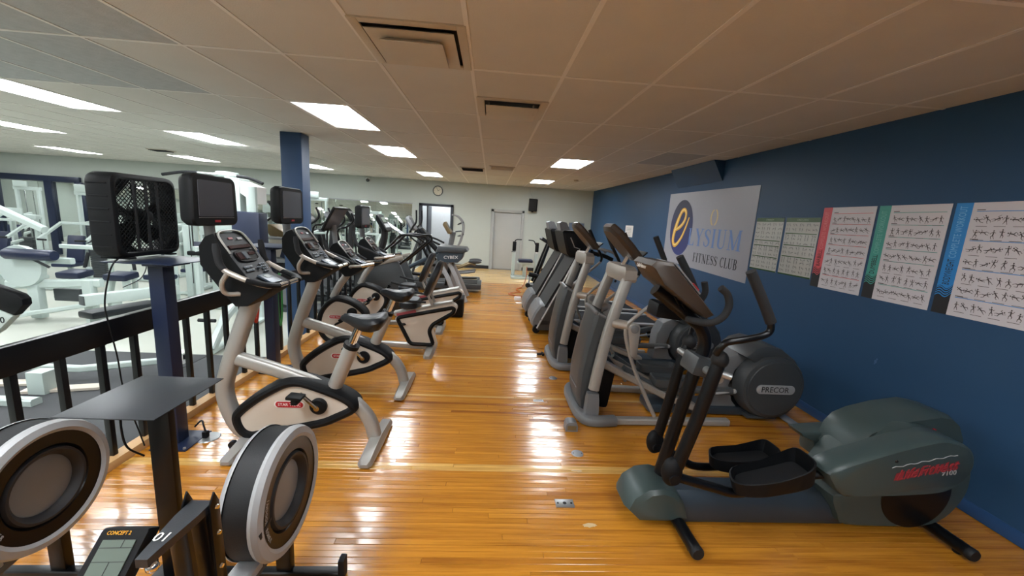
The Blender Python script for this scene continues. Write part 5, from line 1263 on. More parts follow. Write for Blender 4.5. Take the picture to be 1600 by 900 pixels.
def chart(y0, y1, lab, side, dark, word, nrow, seed, lift=.004):
    rr = random.Random(seed); z0, z1 = 1.237, 1.998
    t = thing('exercise_chart', tuple(wp((y0+y1)/2, 1.62)), lab, 'poster', 'exercise charts with coloured side bands')
    sw = .098; ys = y0-sw
    g = G(); wslab(g, y0, y1, z0, z1, .001, lift); o = g.build('chart_sheet', mat('chart_paper', '#cfccd2', .45, 0, .02, 4), t)
    g = G(); s0, s1 = -y0, -ys
    g.mtl(0); wpoly(g, [(s0, z0), (s1, z0), (s1, z0+.125), (s0, z0+.09)], lift+.0006)
    n = 14; wave = lambda k, off: z0+off+.10+.030*k/n+.016*math.sin(k/n*2*PI*1.0+.5)
    g.mtl(1); wpoly(g, [(s0+sw*k/n, wave(k, .075)) for k in range(n+1)]+[(s1, z1), (s0, z1)], lift+.0006)
    g.mtl(0); wpoly(g, [(s0, z0+.085), (s1, z0+.11)]+[(s1-sw*k/n, wave(n-k, .075)) for k in range(n+1)], lift+.0004)
    g.mtl(1)
    for j in range(4):
        for k in range(n): wpoly(g, [(s0+sw*k/n, wave(k, .012+.017*j)), (s0+sw*(k+1)/n, wave(k+1, .012+.017*j)), (s0+sw*(k+1)/n, wave(k+1, .012+.017*j)+.008), (s0+sw*k/n, wave(k, .012+.017*j)+.008)], lift+.0009)
    g.build('side_band', ['blackp', side], o)
    g = G(); text_geo(g, word, .062, wp(y0-sw*.52, 1.44+.0, lift+.0012), (0, 0, 1), -WD, .0004, 'LEFT', .175 if len(word) > 8 else .155)
    L0 = 1.44+(.185 if len(word) > 8 else .165)
    g.mtl(1); text_geo(g, 'COMPLETE WORKOUT', .062, wp(y0-sw*.52, L0, lift+.0012), (0, 0, 1), -WD, .0004, 'LEFT', .35); g.build('band_lettering', ['blackp', dark], o)
    g = G(); a0, a1 = -ys+.022, -y1-.022
    rows = nrow; zt = z1-.055; zr = (zt-z0-.035)/sum(rows)
    z = zt
    for nn in rows:
        g.mtl(1); wpoly(g, [(a0+.004, z), (a1, z), (a1, z-.004), (a0+.004, z-.004)], lift+.0008)
        g.mtl(0); wpoly(g, [(a0+.004, z+.010), (a0+.05, z+.010), (a0+.05, z+.005), (a0+.004, z+.005)], lift+.0008)
        for r in range(nn):
            zc_ = z-.012-zr*(r+.5)*.93
            for c in range(4):
                for q in (-.26, .26): figure(g, a0+(a1-a0)*(c+.5)/4+q*(a1-a0)/4*.9, zc_+rr.uniform(-.006, .006), zr*.58, rr, lift+.0008+.00001*c)
                cc = a0+(a1-a0)*(c+.5)/4; wpoly(g, [(cc-.03, zc_-zr*.42), (cc+.03, zc_-zr*.42), (cc+.03, zc_-zr*.42-.003), (cc-.03, zc_-zr*.42-.003)], lift+.0008)
        z -= zr*nn
    g.build('printed_figures', [mat('figure_print', '#4b4547', .6), side], o)
chart(3.683, 3.148, 'exercise chart with a red side band on the blue wall', mat('coral_band', '#d1505a', .45, 0, .03, 4), mat('coral_band_light', '#de7a80', .45), 'BARBELL', (1, 1, 1, 1, 2, 1), 1)
chart(3.122, 2.598, 'exercise chart with a teal side band on the blue wall', mat('teal_band', '#3f9b90', .45, 0, .03, 4), mat('teal_band_light', '#69b3aa', .45), 'DUMBBELL', (1, 1, 1, 1, 2, 1), 2)
chart(2.572, 2.05, 'exercise chart with a bright blue side band at the right edge of the photo', mat('azure_band', '#1f84cf', .45, 0, .03, 4), mat('azure_band_light', '#6fb2e2', .45), 'BODYWEIGHT', (2, 2, 2, 1), 3)
def green_chart(y0, y1, lab, seps, seed):
    rr = random.Random(seed); z0, z1 = 1.295, 1.905
    t = thing('laminated_chart', tuple(wp((y0+y1)/2, 1.6)), lab, 'poster', 'laminated charts with green headers')
    g = G(); wslab(g, y0, y1, z0, z1, .001, .004); o = g.build('chart_sheet', mat('laminated_paper', '#bdbdb8', .18, 0, .03, 5, coat=.6), t)
    gm = mat('dark_green_print', '#3d5a35', .25, 0, .05, 8, coat=.5)
    g = G(); s0, s1 = -y0, -y1
    wpoly(g, [(s0, z1-.045), (s1, z1-.045), (s1, z1), (s0, z1)], .0046); wpoly(g, [(s0, z0), (s1, z0), (s1, z0+.014), (s0, z0+.014)], .0046)
    for f in seps: wpoly(g, [(s0+.015, z1-f), (s1-.015, z1-f), (s1-.015, z1-f-.009), (s0+.015, z1-f-.009)], .0046)
    g.build('green_rules', gm, o)
    g = G(); text_geo(g, 'STRETCHING' if seed == 8 else 'STRENGTH', .026, wp((y0+y1)/2, z1-.022, .005), WD, (0, 0, 1), .0003, 'CENTER'); g.build('header_text', mat('pale_green_print', '#8fa486', .4), o)
    g = G(); nr = 11
    for r in range(nr):
        z = z1-.075-(z1-z0-.10)*r/(nr-1)*.96
        if any(abs(z1-z-f-.004) < .016 for f in seps): z -= .016
        for c in range(5):
            s = s0+.045+(s1-s0-.09)*c/4
            for q in (-.017, .017): figure(g, s+q, z, .038, rr, .0046)
    g.build('printed_figures', 'dgrey', o)
green_chart(4.655, 4.195, 'laminated green-headed exercise chart next to the banner edge', (.255, .315, .445), 7)
green_chart(4.158, 3.70, 'laminated green-headed exercise chart beside the red-banded chart', (.16, .285, .405), 8)
t = thing('notice_sheet', tuple(wp(9.35, 1.6)), 'small white notice sheet on the far end of the blue wall', 'notice')
g = G(); wslab(g, 9.62, 9.07, 1.47, 1.74, .001, .003); g.mtl(1)
for k in range(6): wslab(g, 9.55, 9.2, 1.68-.035*k, 1.687-.035*k, .0032, .0036)
g.build('sheet', ['whitep', 'mgrey'], t)
t = thing('wall_mark', tuple(wp(2.878, .739)), 'small pale patch mark on the bare blue wall above the dark trainer', 'wall mark')
g = G()
for ds, dz, r in ((0, 0, .012), (.008, .022, .007), (-.006, -.02, .005)): wpoly(g, [(-2.878+ds+r*math.cos(a), .739+dz+r*1.3*math.sin(a)) for a in [2*PI*k/9 for k in range(9)]], .0012)
g.build('patch', mat('pale_blue_patch', '#48628a', .6), t)
# ---- back wall: clock, speaker, board
t = thing('wall_clock', (-1.79, YB-.03, 2.505), 'round dark-rimmed wall clock above the dark doorway', 'clock')
c = (-1.79, YB, 2.505)
g = G(); g.lathe([(.165, 0), (.168, -.03), (.16, -.045), (.145, -.045), (.14, -.02)], c, 'y', 40, False); g.build('clock_rim', 'dgrey', t)
g = G(); g.lathe([(.145, -.018), (.0, -.02)], c, 'y', 36); fc = g.build('clock_face', mat('clock_face_cream', '#d8cfb8', .35), t)
g = G()
for k in range(12): a = k*PI/6; g.box((c[0]+.12*math.sin(a), c[1]-.022, c[2]+.12*math.cos(a)), (.008, .002, .024), (0, a, 0))
g.build('hour_mark', 'blackp', fc)
g = G(); g.tube([(c[0], c[1]-.03, c[2]), (c[0]+.06, c[1]-.025, c[2]+.04)], .005, 6).tube([(c[0], c[1]-.027, c[2]), (c[0]-.04, c[1]-.027, c[2]+.10)], .004, 6); g.build('clock_hands', 'blackp', fc)
t = thing('wall_speaker', (1.38, YB-.12, 2.22), 'black box speaker bracketed high on the grey back wall', 'speaker')
g = G(); g.box((1.38, YB-.16, 2.235), (.26, .20, .40), (.12, 0, .1), .012); sp = g.build('speaker_box', 'black', t)
g = G(); g.box((1.37, YB-.265, 2.235), (.23, .012, .36), (.12, 0, .1), .006); g.build('speaker_grille', 'foam', sp)
g = G(); g.box((1.38, YB-.04, 2.02), (.07, .09, .04), None, .008); g.build('bracket', 'black', t)
g = G(); g.tube([(1.38, YB-.06, 2.42), (1.33, YB-.02, 2.55), (1.27, YB-.012, 2.66), (1.28, YB-.012, 2.80)], .005, 6, 4); g.build('cable', 'lgrey', t)
t = thing('notice_board', (2.95, YB-.02, 1.42), 'plain slate-blue board on the grey back wall near the corner', 'board')
g = G(); g.box((2.93, YB-.012, 1.42), (.52, .024, .62), None, .004); g.build('board_panel', mat('slate_blue_board', '#66768c', .6), t)
g = G(); 
for sx in (-1, 1): g.box((2.93+sx*.265, YB-.014, 1.42), (.015, .03, .65))
for sz in (-1, 1): g.box((2.93, YB-.014, 1.42+sz*.315), (.53, .03, .015))
g.build('board_frame', 'lgrey', t)
# ------------------------------------------------------------------ farther machines of the cardio area
def stepmill():
    yc = 6.85; t = thing('stair_climber', (-1.75, yc, 0), 'dark grey stair climber with black looped handrails behind the recumbent bikes', 'stair climber')
    g = G(); g.prism(round_poly([(-2.25, .03, 0), (-1.28, .03, 0), (-1.25, .30, 0), (-1.50, .92, 0), (-1.80, .86, 0), (-2.2, .76, 0)], .04), yc-.30, yc-.22, bev=.01).prism(round_poly([(-2.25, .03, 0), (-1.28, .03, 0), (-1.25, .30, 0), (-1.50, .92, 0), (-1.80, .86, 0), (-2.2, .76, 0)], .04), yc+.22, yc+.30, bev=.01); g.build('side_panel', 'dgrey', t)
    for k in (-.31, .31): g = G(); g.tube([(-2.2, yc+k, .76), (-1.42, yc+k, .98)], 1, 10, rect=(.02, .035), power=3); g.build('side_trim', 'champagne', t)
    for k in range(4):
        g = G(); g.box((-1.35-.2*k, yc, .30+.15*k), (.22, .43, .03), None, .005).box((-1.45-.2*k, yc, .23+.15*k), (.02, .43, .13)); g.build('stair_tread', 'rubber', t)
    g = G(); g.box((-1.75, yc, .06), (1.0, .44, .08), None, .01); g.build('base', 'black', t)
    g = G()
    for s_, dx in ((-1, 0), (1, .0)): g.tube([(-1.60, yc+s_*.26, .76), (-1.36, yc+s_*.27, .97), (-1.15, yc+s_*.28, 1.16), (-1.045, yc+s_*.28, 1.26), (-1.075, yc+s_*.28, 1.335), (-1.2, yc+s_*.28, 1.345), (-1.46, yc+s_*.26, 1.345), (-1.62, yc+s_*.22, 1.2), (-1.75, yc+s_*.18, 1.08)], .019, 10, 5)
    g.build('loop_handrail', 'gloss', t)
    g = G(); g.tube([(-1.95, yc, .8), (-1.82, yc, 1.2), (-1.80, yc, 1.42)], 1, 12, 4, rect=(.09, .05), upv=(1, 0, 0), power=3); g.build('mast', 'blackp', t)
    g = G(); f, R = plane_geo((-1.80, yc, 1.52), (0, 1, 0), (-.5, 0, .8)); q = round_poly([(-.2, -.15, 0), (.2, -.15, 0), (.16, .17, 0), (-.16, .17, 0)], .06)
    g.loft([[f(p.x*k, p.y*k, h) for p in q] for k, h in ((.8, -.07), (1, -.03), (1, 0), (.94, .01))]); co = g.build('console', 'black', t)
    g = G(); g.box(f(0, .06, .012), (.2, .09, .006), R); g.mtl(1).box(f(0, -.05, .012), (.26, .07, .006), R); g.build('console_face', ['lcd', 'lgrey'], co)
    # reading tray seen as a pale slanted board
    g = G(); f, R = plane_geo((-1.72, yc+.36, 1.43), (0, 1, 0), (-.26, 0, .16)); g.box(f(0, 0, 0), (.30, .38, .012), R, .004); g.mtl(1)
    for k in range(6): g.box(f(-.08+.16*(k % 2), -.1+.08*(k//2), .007), (.1, .012, .002), R)
    g.build('reading_board', ['lgrey', 'dgrey'], t)
stepmill()
def arc_trainer():
    yc = 8.0; t = thing('arc_trainer', (-.95, yc, 0), 'arc trainer with blue-grey hood lettered in white and a silver A-shaped stand', 'elliptical')
    for s_ in (-1, 1):
        g = G(); g.tube([(-.98, yc+s_*.2, .80), (-.80, yc+s_*.25, .50), (-.60, yc+s_*.3, .03)], 1, 10, rect=(.03, .045), power=3.5); g.build('stand_leg', 'lgrey', t)
        g = G(); g.tube([(-.78, yc+s_*.2, .78), (-.62, yc+s_*.25, .48), (-.42, yc+s_*.32, .03)], 1, 10, rect=(.03, .04), power=3.5); g.build('stand_leg', 'lgrey', t)
        g = G(); g.tube([(-.75, yc+s_*.12, .80), (-.85, yc+s_*.12, .32)], 1, 10, rect=(.035, .045), power=3); g.build('inner_link', 'gloss', t)
        g = G(); g.tube([(-1.78, yc+s_*.2, .50), (-1.60, yc+s_*.2, .64), (-1.35, yc+s_*.2, .78), (-1.04, yc+s_*.2, .94)], 1, 10, 4, rect=(.03, .04), power=3.5); fa = g.build('pedal_arm', 'rail', t)
        g = G(); g.prism(round_poly([(-1.5, .60+.08*s_, 0), (-1.08, .60+.08*s_-.03, 0), (-1.1, .645+.08*s_-.02, 0), (-1.52, .65+.08*s_, 0)], .02), yc+s_*.22-.08, yc+s_*.22+.08, bev=.01); g.build('pedal', 'black', fa)
        g = G(); g.tube([(-1.30, yc+s_*.26, 1.09), (-1.22, yc+s_*.26, .92), (-1.1, yc+s_*.24, .78)], .028, 10, 3); g.build('arm_lever', 'gloss', t)
        g = G(); g.tube([(-1.30, yc+s_*.26, 1.09), (-1.55, yc+s_*.26, 1.28), (-1.50, yc+s_*.28, 1.45), (-1.43, yc+s_*.3, 1.56), (-1.43, yc+s_*.3, 1.78)], .017, 10, 5); g.build('swing_handle', 'gloss', t)
    prof = [(-1.04, .92), (-1.0, .80), (-.62, .80), (-.53, .88), (-.50, 1.0), (-.62, 1.03), (-.98, 1.02)]
    g = G(); g.loft([[(-.77+(x+.77)*f, yc+k, .92+(z-.92)*f) for x, z in prof] for k, f in ((-.27, .93), (-.25, 1), (.25, 1), (.27, .93))]); hd = g.build('hood', 'rail', t)
    g = G(); text_geo(g, 'CYBEX', .085, (-.75, yc-.2725, .905), (1, 0, .05), (-.05, 0, 1), .001, 'CENTER', .28); g.build('hood_lettering', 'whitep', hd)
    g = G(); g.prism([(-1.05, 1.0), (-.52, 1.0), (-.42, 1.04), (-.46, 1.10), (-1.0, 1.12)], yc-.29, yc+.29, bev=.02); g.build('hood_top', 'dgrey', t)
    g = G(); g.tube([(-1.05, yc, 1.0), (-1.28, yc, 1.25), (-1.40, yc, 1.42)], 1, 12, 3, rect=(.07, .05)); g.build('mast', 'black', t)
    f, R = plane_geo((-1.55, yc-.02, 1.53), (0, 1, 0), (-.16, 0, .3)); q = round_poly([(-.18, -.15, 0), (.18, -.15, 0), (.18, .15, 0), (-.18, .15, 0)], .07)
    g = G(); g.loft([[f(p.x*k, p.y*k, h) for p in q] for k, h in ((.8, -.08), (1, -.04), (1, 0), (.94, .01))]); co = g.build('console', 'mgrey', t)
    g = G(); g.box(f(0, .02, .012), (.24, .16, .006), R); g.build('screen', 'screen', co)
    g = G(); g.tube([(-1.75, yc-.28, .03), (-1.75, yc+.28, .03)], 1, 8, rect=(.04, .03), power=3).tube([(-1.75, yc, .06), (-.6, yc, .06)], 1, 8, rect=(.05, .04), power=3); g.build('base', 'dgrey', t)
    g = G(); g.tube([(-1.78, yc-.2, .5), (-1.78, yc, .06)], .03, 8).tube([(-1.78, yc+.2, .5), (-1.78, yc, .06)], .03, 8); g.build('rear_link', 'dgrey', t)
arc_trainer()
t = thing('step_box', (-.62, 6.72, 0), 'low black step block on the floor at the aisle edge behind the recumbent bikes', 'step')
g = G(); g.box((-.62, 6.72, .16), (.44, .36, .30), None, .015); g.build('step_body', 'black', t)
g = G(); g.box((-.62, 6.72, .318), (.45, .37, .02), None, .006); g.build('step_top', 'rubber', t)
def gold_elliptical():
    yc = 10.5; t = thing('bronze_elliptical', (-.7, yc, 0), 'bronze-coloured elliptical with tall thin curved arms beside the dark doorway', 'elliptical')
    for s_ in (-1, 1):
        g = G(); g.tube([(-1.0, yc+s_*.3, 1.74), (-.90, yc+s_*.3, 1.73), (-.80, yc+s_*.3, 1.66), (-.72, yc+s_*.3, 1.52), (-.72, yc+s_*.3, 1.30), (-.80, yc+s_*.3, 1.02), (-.92, yc+s_*.28, .83)], .019, 10, 5); g.build('swing_handle', 'lgrey', t)
        g = G(); g.tube([(-1.15, yc+s_*.22, .42), (-.80, yc+s_*.22, .38), (-.5, yc+s_*.22, .50), (-.34, yc+s_*.22, .48)], 1, 10, 4, rect=(.04, .03)); fa = g.build('foot_arm', 'bronze', t)
        g = G(); g.ball((-.36, yc+s_*.22, .56), (.18, .07, .05)); g.build('pedal', 'dgrey', fa)
        g = G(); g.tube([(-1.3, yc+s_*.15, .20), (-.7, yc+s_*.18, .24), (-.35, yc+s_*.2, .30)], 1, 10, 3, rect=(.05, .03)); g.build('ramp_rail', 'mgrey', t)
    g = G(); g.tube([(-.75, yc-.27, 1.56), (-.86, yc, 1.5), (-.75, yc+.27, 1.56)], .016, 8, 4).tube([(-.90, yc-.2, 1.32), (-.74, yc-.25, 1.34), (-.72, yc-.2, 1.24), (-.85, yc, 1.20), (-.72, yc+.2, 1.24)], .018, 8, 4); g.build('grip_loop', 'dgrey', t)
    g = G(); g.tube([(-1.05, yc, .25), (-1.05, yc, .8), (-.97, yc, 1.30)], 1, 12, 4, rect=(.07, .06)); g.build('mast', 'mgrey', t)
    f, R = plane_geo((-1.10, yc, 1.42), (0, 1, 0), (-.16, 0, .26)); q = round_poly([(-.22, -.18, 0), (.22, -.18, 0), (.22, .16, 0), (-.22, .16, 0)], .05)
    g = G(); g.loft([[f(p.x*k, p.y*k, h) for p in q] for k, h in ((.8, -.09), (1, -.04), (1, 0), (.94, .01))]); co = g.build('console', 'bronze', t)
    g = G(); g.box(f(0, .03, .012), (.28, .16, .006), R); g.build('screen', 'screen', co)
    g = G(); g.ball((-1.25, yc, .32), (.34, .2, .28), 20, 12); g.build('drive_housing', 'dgrey', t)
    g = G(); g.tube([(-1.4, yc-.33, .04), (-.6, yc-.33, .04), (-.3, yc-.28, .06), (-.26, yc, .08), (-.3, yc+.28, .06), (-.6, yc+.33, .04), (-1.4, yc+.33, .04)], 1, 10, 4, rect=(.04, .035)); g.build('base_frame', 'dgrey', t)
gold_elliptical()
def far_treadmill(x, y, rz, lab, dark=True, z=0.):
    t = thing('far_treadmill', (x, y, z), lab, 'treadmill')
    M = Matrix.Translation((x, y, z)) @ Matrix.Rotation(rz, 4, 'Z')
    m1 = 'dgrey' if dark else 'white'
    def B(g, n, m_, p=t): return g.xform(M).build(n, m_, p)
    g = G(); g.box((.9, 0, .14), (1.9, .74, .12), None, .02); dk = B(g, 'deck', m1)
    g = G(); g.box((.95, 0, .205), (1.6, .5, .01)); B(g, 'belt', 'rubber', dk)
    g = G(); g.prism(round_poly([(-.1, .05, 0), (.3, .05, 0), (.3, .24, 0), (.05, .36, 0), (-.08, .3, 0)], .05), -.36, .36, bev=.02); B(g, 'motor_hood', 'mgrey' if dark else 'lgrey')
    for s_ in (-1, 1):
        g = G(); g.tube([(.1, s_*.38, .1), (.28, s_*.38, .75), (.45, s_*.38, 1.22)], 1, 10, rect=(.03, .05), power=3); B(g, 'upright', m1)
        g = G(); g.tube([(.42, s_*.38, 1.18), (.65, s_*.38, 1.16), (.9, s_*.38, 1.06)], .022, 10, 3); B(g, 'handrail', 'foam')
    f, R = plane_geo((.45, 0, 1.33), (0, 1, 0), (-.28, 0, .26))
    q = round_poly([(-.40, -.14, 0), (.40, -.14, 0), (.33, .17, 0), (-.33, .17, 0)], .06)
    g = G(); g.loft([[f(p.x*k, p.y*k, h) for p in q] for k, h in ((.85, -.08), (1, -.04), (1, 0), (.96, .01))]); co = B(g, 'console', 'black' if dark else 'bronze')
    g = G(); g.box(f(0, .04, .012), (.4, .15, .006), R); B(g, 'screen', 'screen', co)
    return t
far_treadmill(-2.0, 9.2, 0., 'dark treadmill far back between the stair climber and the dark doorway')
# right side, beyond the treadmills
def thin_upright():
    yc = 8.35; t = thing('folded_trainer', (1.05, yc, 0), 'slim machine with two slanted black uprights beyond the treadmills on the right', 'fitness machine')
    for s_ in (-1, 1):
        g = G(); g.tube([(.98, yc+s_*.18, .40), (1.12, yc+s_*.16, .85), (1.27, yc+s_*.14, 1.30)], 1, 10, rect=(.03, .035), power=3); g.build('upright', 'gloss', t)
        g = G(); g.tube([(1.03, yc+s_*.12, .45), (1.17, yc+s_*.11, .88), (1.25, yc+s_*.10, 1.15)], .014, 8); g.build('cylinder_rod', 'chrome', t)
    g = G(); g.box((1.2, yc, 1.30), (.24, .40, .07), (0, .5, 0), .015); g.build('console', 'black', t)
    g = G(); g.box((1.11, yc, 1.36), (.05, .3, .04), (0, .5, 0), .008); g.build('grip_bar', 'lgrey', t)
    g = G(); g.tube([(.86, yc-.2, .60), (1.2, yc-.2, .52), (1.6, yc-.2, .35)], 1, 10, 3, rect=(.05, .05), power=3); g.build('frame_arm', 'black', t)
    g = G(); g.box((1.25, yc, .22), (.75, .34, .30), None, .05); g.build('drive_case', 'dgrey', t)
    for dz in (.10, .36):
        g = G(); g.lathe([(.05, -.03), (.055, 0), (.05, .03)], (.85, yc-.22, dz), 'y', 16); g.build('roller', 'rubber', t)
    g = G(); g.tube([(.85, yc-.22, .36), (.9, yc-.2, .6)], .02, 8).tube([(.85, yc-.22, .1), (1.1, yc-.15, .1)], .02, 8); g.build('roller_bracket', 'lgrey', t)
thin_upright()
def ab_machine():
    x, y = 1.08, 11.5; t = thing('seated_machine', (x, y, 0), 'white seated weight machine with blue pad and twin black curved arms by the grey door', 'weight machine')
    g = G(); g.box((x, y, .54), (.42, .40, .08), None, .03); g.build('seat_pad', 'navyv', t)
    g = G(); g.box((x, y, .475), (.46, .36, .05), None, .01); g.build('seat_plate', 'white', t)
    g = G(); g.box((x, y, .25), (.12, .12, .44)); g.box((x, y+.1, .03), (.8, .5, .06), None, .01); g.build('pedestal', 'white', t)
    g = G(); g.tube([(x-.12, y+.25, 1.14), (x-.28, y+.25, 1.13), (x-.33, y+.25, 1.05), (x-.33, y+.22, .9)], .017, 8, 4).tube([(x+.08, y+.25, 1.14), (x+.24, y+.25, 1.12), (x+.30, y+.25, 1.02), (x+.36, y+.22, .9)], .017, 8, 4); g.build('curved_arm', 'gloss', t)
    for s_ in (-1, 1):
        g = G(); g.lathe([(.05, 0), (.055, .02), (.055, .26), (.05, .28)], (x+s_*.34, y+.15, .80), 'z', 16); g.build('arm_pad', 'black', t)
        g = G(); g.box((x+s_*.34, y+.12, .86), (.05, .03, .2)); g.build('pad_sleeve', 'whitep', t)
        g = G(); g.box((x+s_*.34, y+.2, .42), (.10, .12, .74), None, .02); g.build('arm_post', 'white', t)
    g = G(); g.tube([(x-.42, y+.1, .78), (x-.3, y+.1, .78)], .015, 8); g.build('side_lever', 'dgrey', t)
ab_machine()
t = thing('orange_cable', (.68, 9.2, 0), 'orange power cord coiled on the floor at the far treadmill', 'cord')
g = G(); g.tube([(.85, 8.6, .012), (.62, 8.75, .012), (.5, 8.95, .012), (.62, 9.1, .012), (.8, 9.2, .012), (.72, 9.6, .012), (.9, 9.9, .03), (1.0, 10.1, .25), (1.02, 10.3, .5)], .011, 6, 6); g.build('cord', 'orange', t)
t = thing('power_strip', (.66, 8.25, 0), 'white power adapter box on the floor beside the far treadmill', 'adapter')
g = G(); g.box((.66, 8.25, .04), (.14, .09, .08), None, .01); g.build('adapter_body', 'whitep', t)
t = thing('paper_scrap', (.69, 8.0, 0), 'small white paper lying flat on the floor by the treadmills', 'paper')
g = G(); g.box((.69, 8.01, .002), (.16, .11, .002), (0, 0, .2)); g.build('sheet', 'whitep', t)
# ------------------------------------------------------------------ white strength machines of the weights room
def machine(name, x, y, rz, lab, parts, sc=1.):
    """parts: list of (part name, material, shapes); shapes: ('t', pts, half_w, half_h) square tube, ('r', pts, radius), ('b', centre, size, rot, bevel), ('l', axis, centre, profile)"""
    t = thing(name, (x, y, ZL), lab, 'weight machine', 'white strength machines')
    M = Matrix.Translation((x, y, ZL)) @ Matrix.Rotation(rz, 4, 'Z') @ (Matrix.Diagonal((*sc, 1)) if isinstance(sc, tuple) else Matrix.Scale(sc, 4))
    for pn, m_, shapes in parts:
        for s in shapes:
            g = G()
            if s[0] == 't': g.tube(s[1], 1, 8, rect=(s[2], s[3]), power=4)
            elif s[0] == 'r': g.tube(s[1], s[2], 10, 4 if len(s[1]) > 2 else 0)
            elif s[0] == 'b': g.box(s[1], s[2], s[3] if len(s) > 3 else None, s[4] if len(s) > 4 else .01)
            elif s[0] == 'l': g.lathe(s[3], s[2], s[1], 20)
            elif s[0] == 'p': g.prism(s[1], s[2], s[3], bev=.006)
            g.xform(M).build(pn, m_, t)
    return t
def stack(x0, y0, h=1.0, w_=.26, d_=.12):
    return ('weight_stack', 'dgrey', [('b', (x0, y0, .12+.045*k), (w_, d_, .038), None, .003) for k in range(int(h*.6/.045))])
def gantry(w_, h):
    return [('t', [(-w_/2, 0, 0), (-w_/2, 0, h)], .035, .05), ('t', [(w_/2, 0, 0), (w_/2, 0, h)], .035, .05)], [('b', (0, 0, h-.03), (w_+.1, .1, .09)), ('b', (0, 0, .04), (w_+.1, .12, .08))]
def press(name, x, y, rz, lab, h=1.95, seat=True, arms=1, sc=1.):
    up_, cr = gantry(.46, h)
    P = [('upright_post', 'white', [up_[0]]), ('upright_post', 'white', [up_[1]]), ('cross_beam', 'white', cr), ('head_plate', 'white', [('b', (-.1, -.06, h+.08), (.30, .03, .16), None, .006)]),
         ('base_frame', 'white', [('t', [(0, 0, .04), (0, -1.1, .04)], .04, .04), ('t', [(-.4, -1.1, .04), (.4, -1.1, .04)], .04, .03)]), stack(0, .02, h),
         ('guide_rod', 'chrome', [('r', [(-.09, .02, .1), (-.09, .02, h-.1)], .012), ('r', [(.09, .02, .1), (.09, .02, h-.1)], .012)])]
    if seat:
        P += [('seat_post', 'white', [('t', [(0, -.75, .04), (0, -.75, .46)], .04, .04)]), ('seat', 'navyv', [('b', (0, -.78, .50), (.36, .38, .08), None, .03)]),
              ('back_pad', 'navyv', [('b', (0, -.55, .82), (.30, .08, .58), (-.2, 0, 0), .03)]), ('pad_bracket', 'white', [('t', [(0, -.10, .9), (0, -.50, .8)], .03, .03)])]
    if arms:
        P += [('press_arm', 'white', [('t', [(-.4, -.30, 1.35), (-.42, -.85, 1.02)], .03, .03), ('t', [(.4, -.30, 1.35), (.42, -.85, 1.02)], .03, .03), ('t', [(-.42, -.30, 1.35), (.42, -.30, 1.35)], .03, .03), ('t', [(0, 0, 1.4), (0, -.30, 1.35)], .03, .03)]),
              ('hand_grip', 'foam', [('r', [(-.42, -.86, 1.02), (-.25, -.90, 1.02)], .02), ('r', [(.42, -.86, 1.02), (.25, -.90, 1.02)], .02)])]
    return machine(name, x, y, rz, lab, P, sc)
# the tall cable tower behind the nearest screen
machine('cable_tower', -4.78, 7.55, 0, 'tall white cable tower with a pull-up bar, right behind the nearest screen', [
 ('tower_casing', 'white', [('b', (-.05, .1, 1.32), (.50, .34, 2.12), None, .03), ('b', (-.05, .1, 2.42), (.20, .30, .12), None, .02)]),
 ('tower_post', 'white', [('t', [(.36, -.05, .04), (.36, -.05, 2.25)], .07, .05)]), ('tower_post', 'white', [('t', [(-.62, -.05, .04), (-.62, -.05, 1.5)], .05, .05)]), ('tower_post', 'white', [('t', [(-1.0, .1, .04), (-1.0, .1, 1.5)], .06, .05)]),
 ('top_panel', 'whitep', [('p', [(.10, 2.2), (.42, 1.95), (.42, 2.25), (.1, 2.38)], -.05, .3)]),
 ('stack_shroud', mat('navy_shroud', '#252d45', .4, 0, .06, 8), [('b', (.28, .02, 1.42), (.42, .30, .78), None, .04)]),
 ('pull_up_bar', 'white', [('r', [(-.30, -.22, 2.42), (.25, -.22, 2.40)], .016), ('t', [(-.05, .0, 2.42), (-.05, -.22, 2.41)], .03, .03)]),
 ('bar_grip', 'foam', [('r', [(-.30, -.22, 2.42), (-.52, -.22, 2.41), (-.78, -.24, 2.35)], .026)]), ('bar_grip', 'foam', [('r', [(.25, -.22, 2.40), (.42, -.22, 2.38), (.62, -.24, 2.30)], .026)]),
 ('cable', 'blackp', [('r', [(-.45, -.2, .5), (-.45, -.2, 1.75)], .008), ('r', [(-.49, -.2, .5), (-.49, -.2, 1.75)], .006)]),
 ('arm_rest', 'black', [('b', (-.28, -.28, 1.05), (.42, .08, .08), None, .03)]), ('console_box', 'whitep', [('b', (-.22, -.05, 1.2), (.32, .12, .2), None, .02)]),
 ('seat', 'navyv', [('b', (-.85, -.35, .62), (.34, .30, .09), None, .03)]), ('seat_post', 'white', [('t', [(-.85, -.35, .05), (-.85, -.35, .6)], .04, .04)]),
 ('base_frame', 'white', [('t', [(-1.05, 0, .04), (.6, 0, .04)], .04, .04), ('t', [(.3, -.5, .04), (.3, .6, .04)], .04, .05), ('t', [(-1.0, -.4, .04), (-1.0, .4, .04)], .04, .04)]), stack(-.05, -.02, 1.2)], (1.2, 1.0, 1.03))
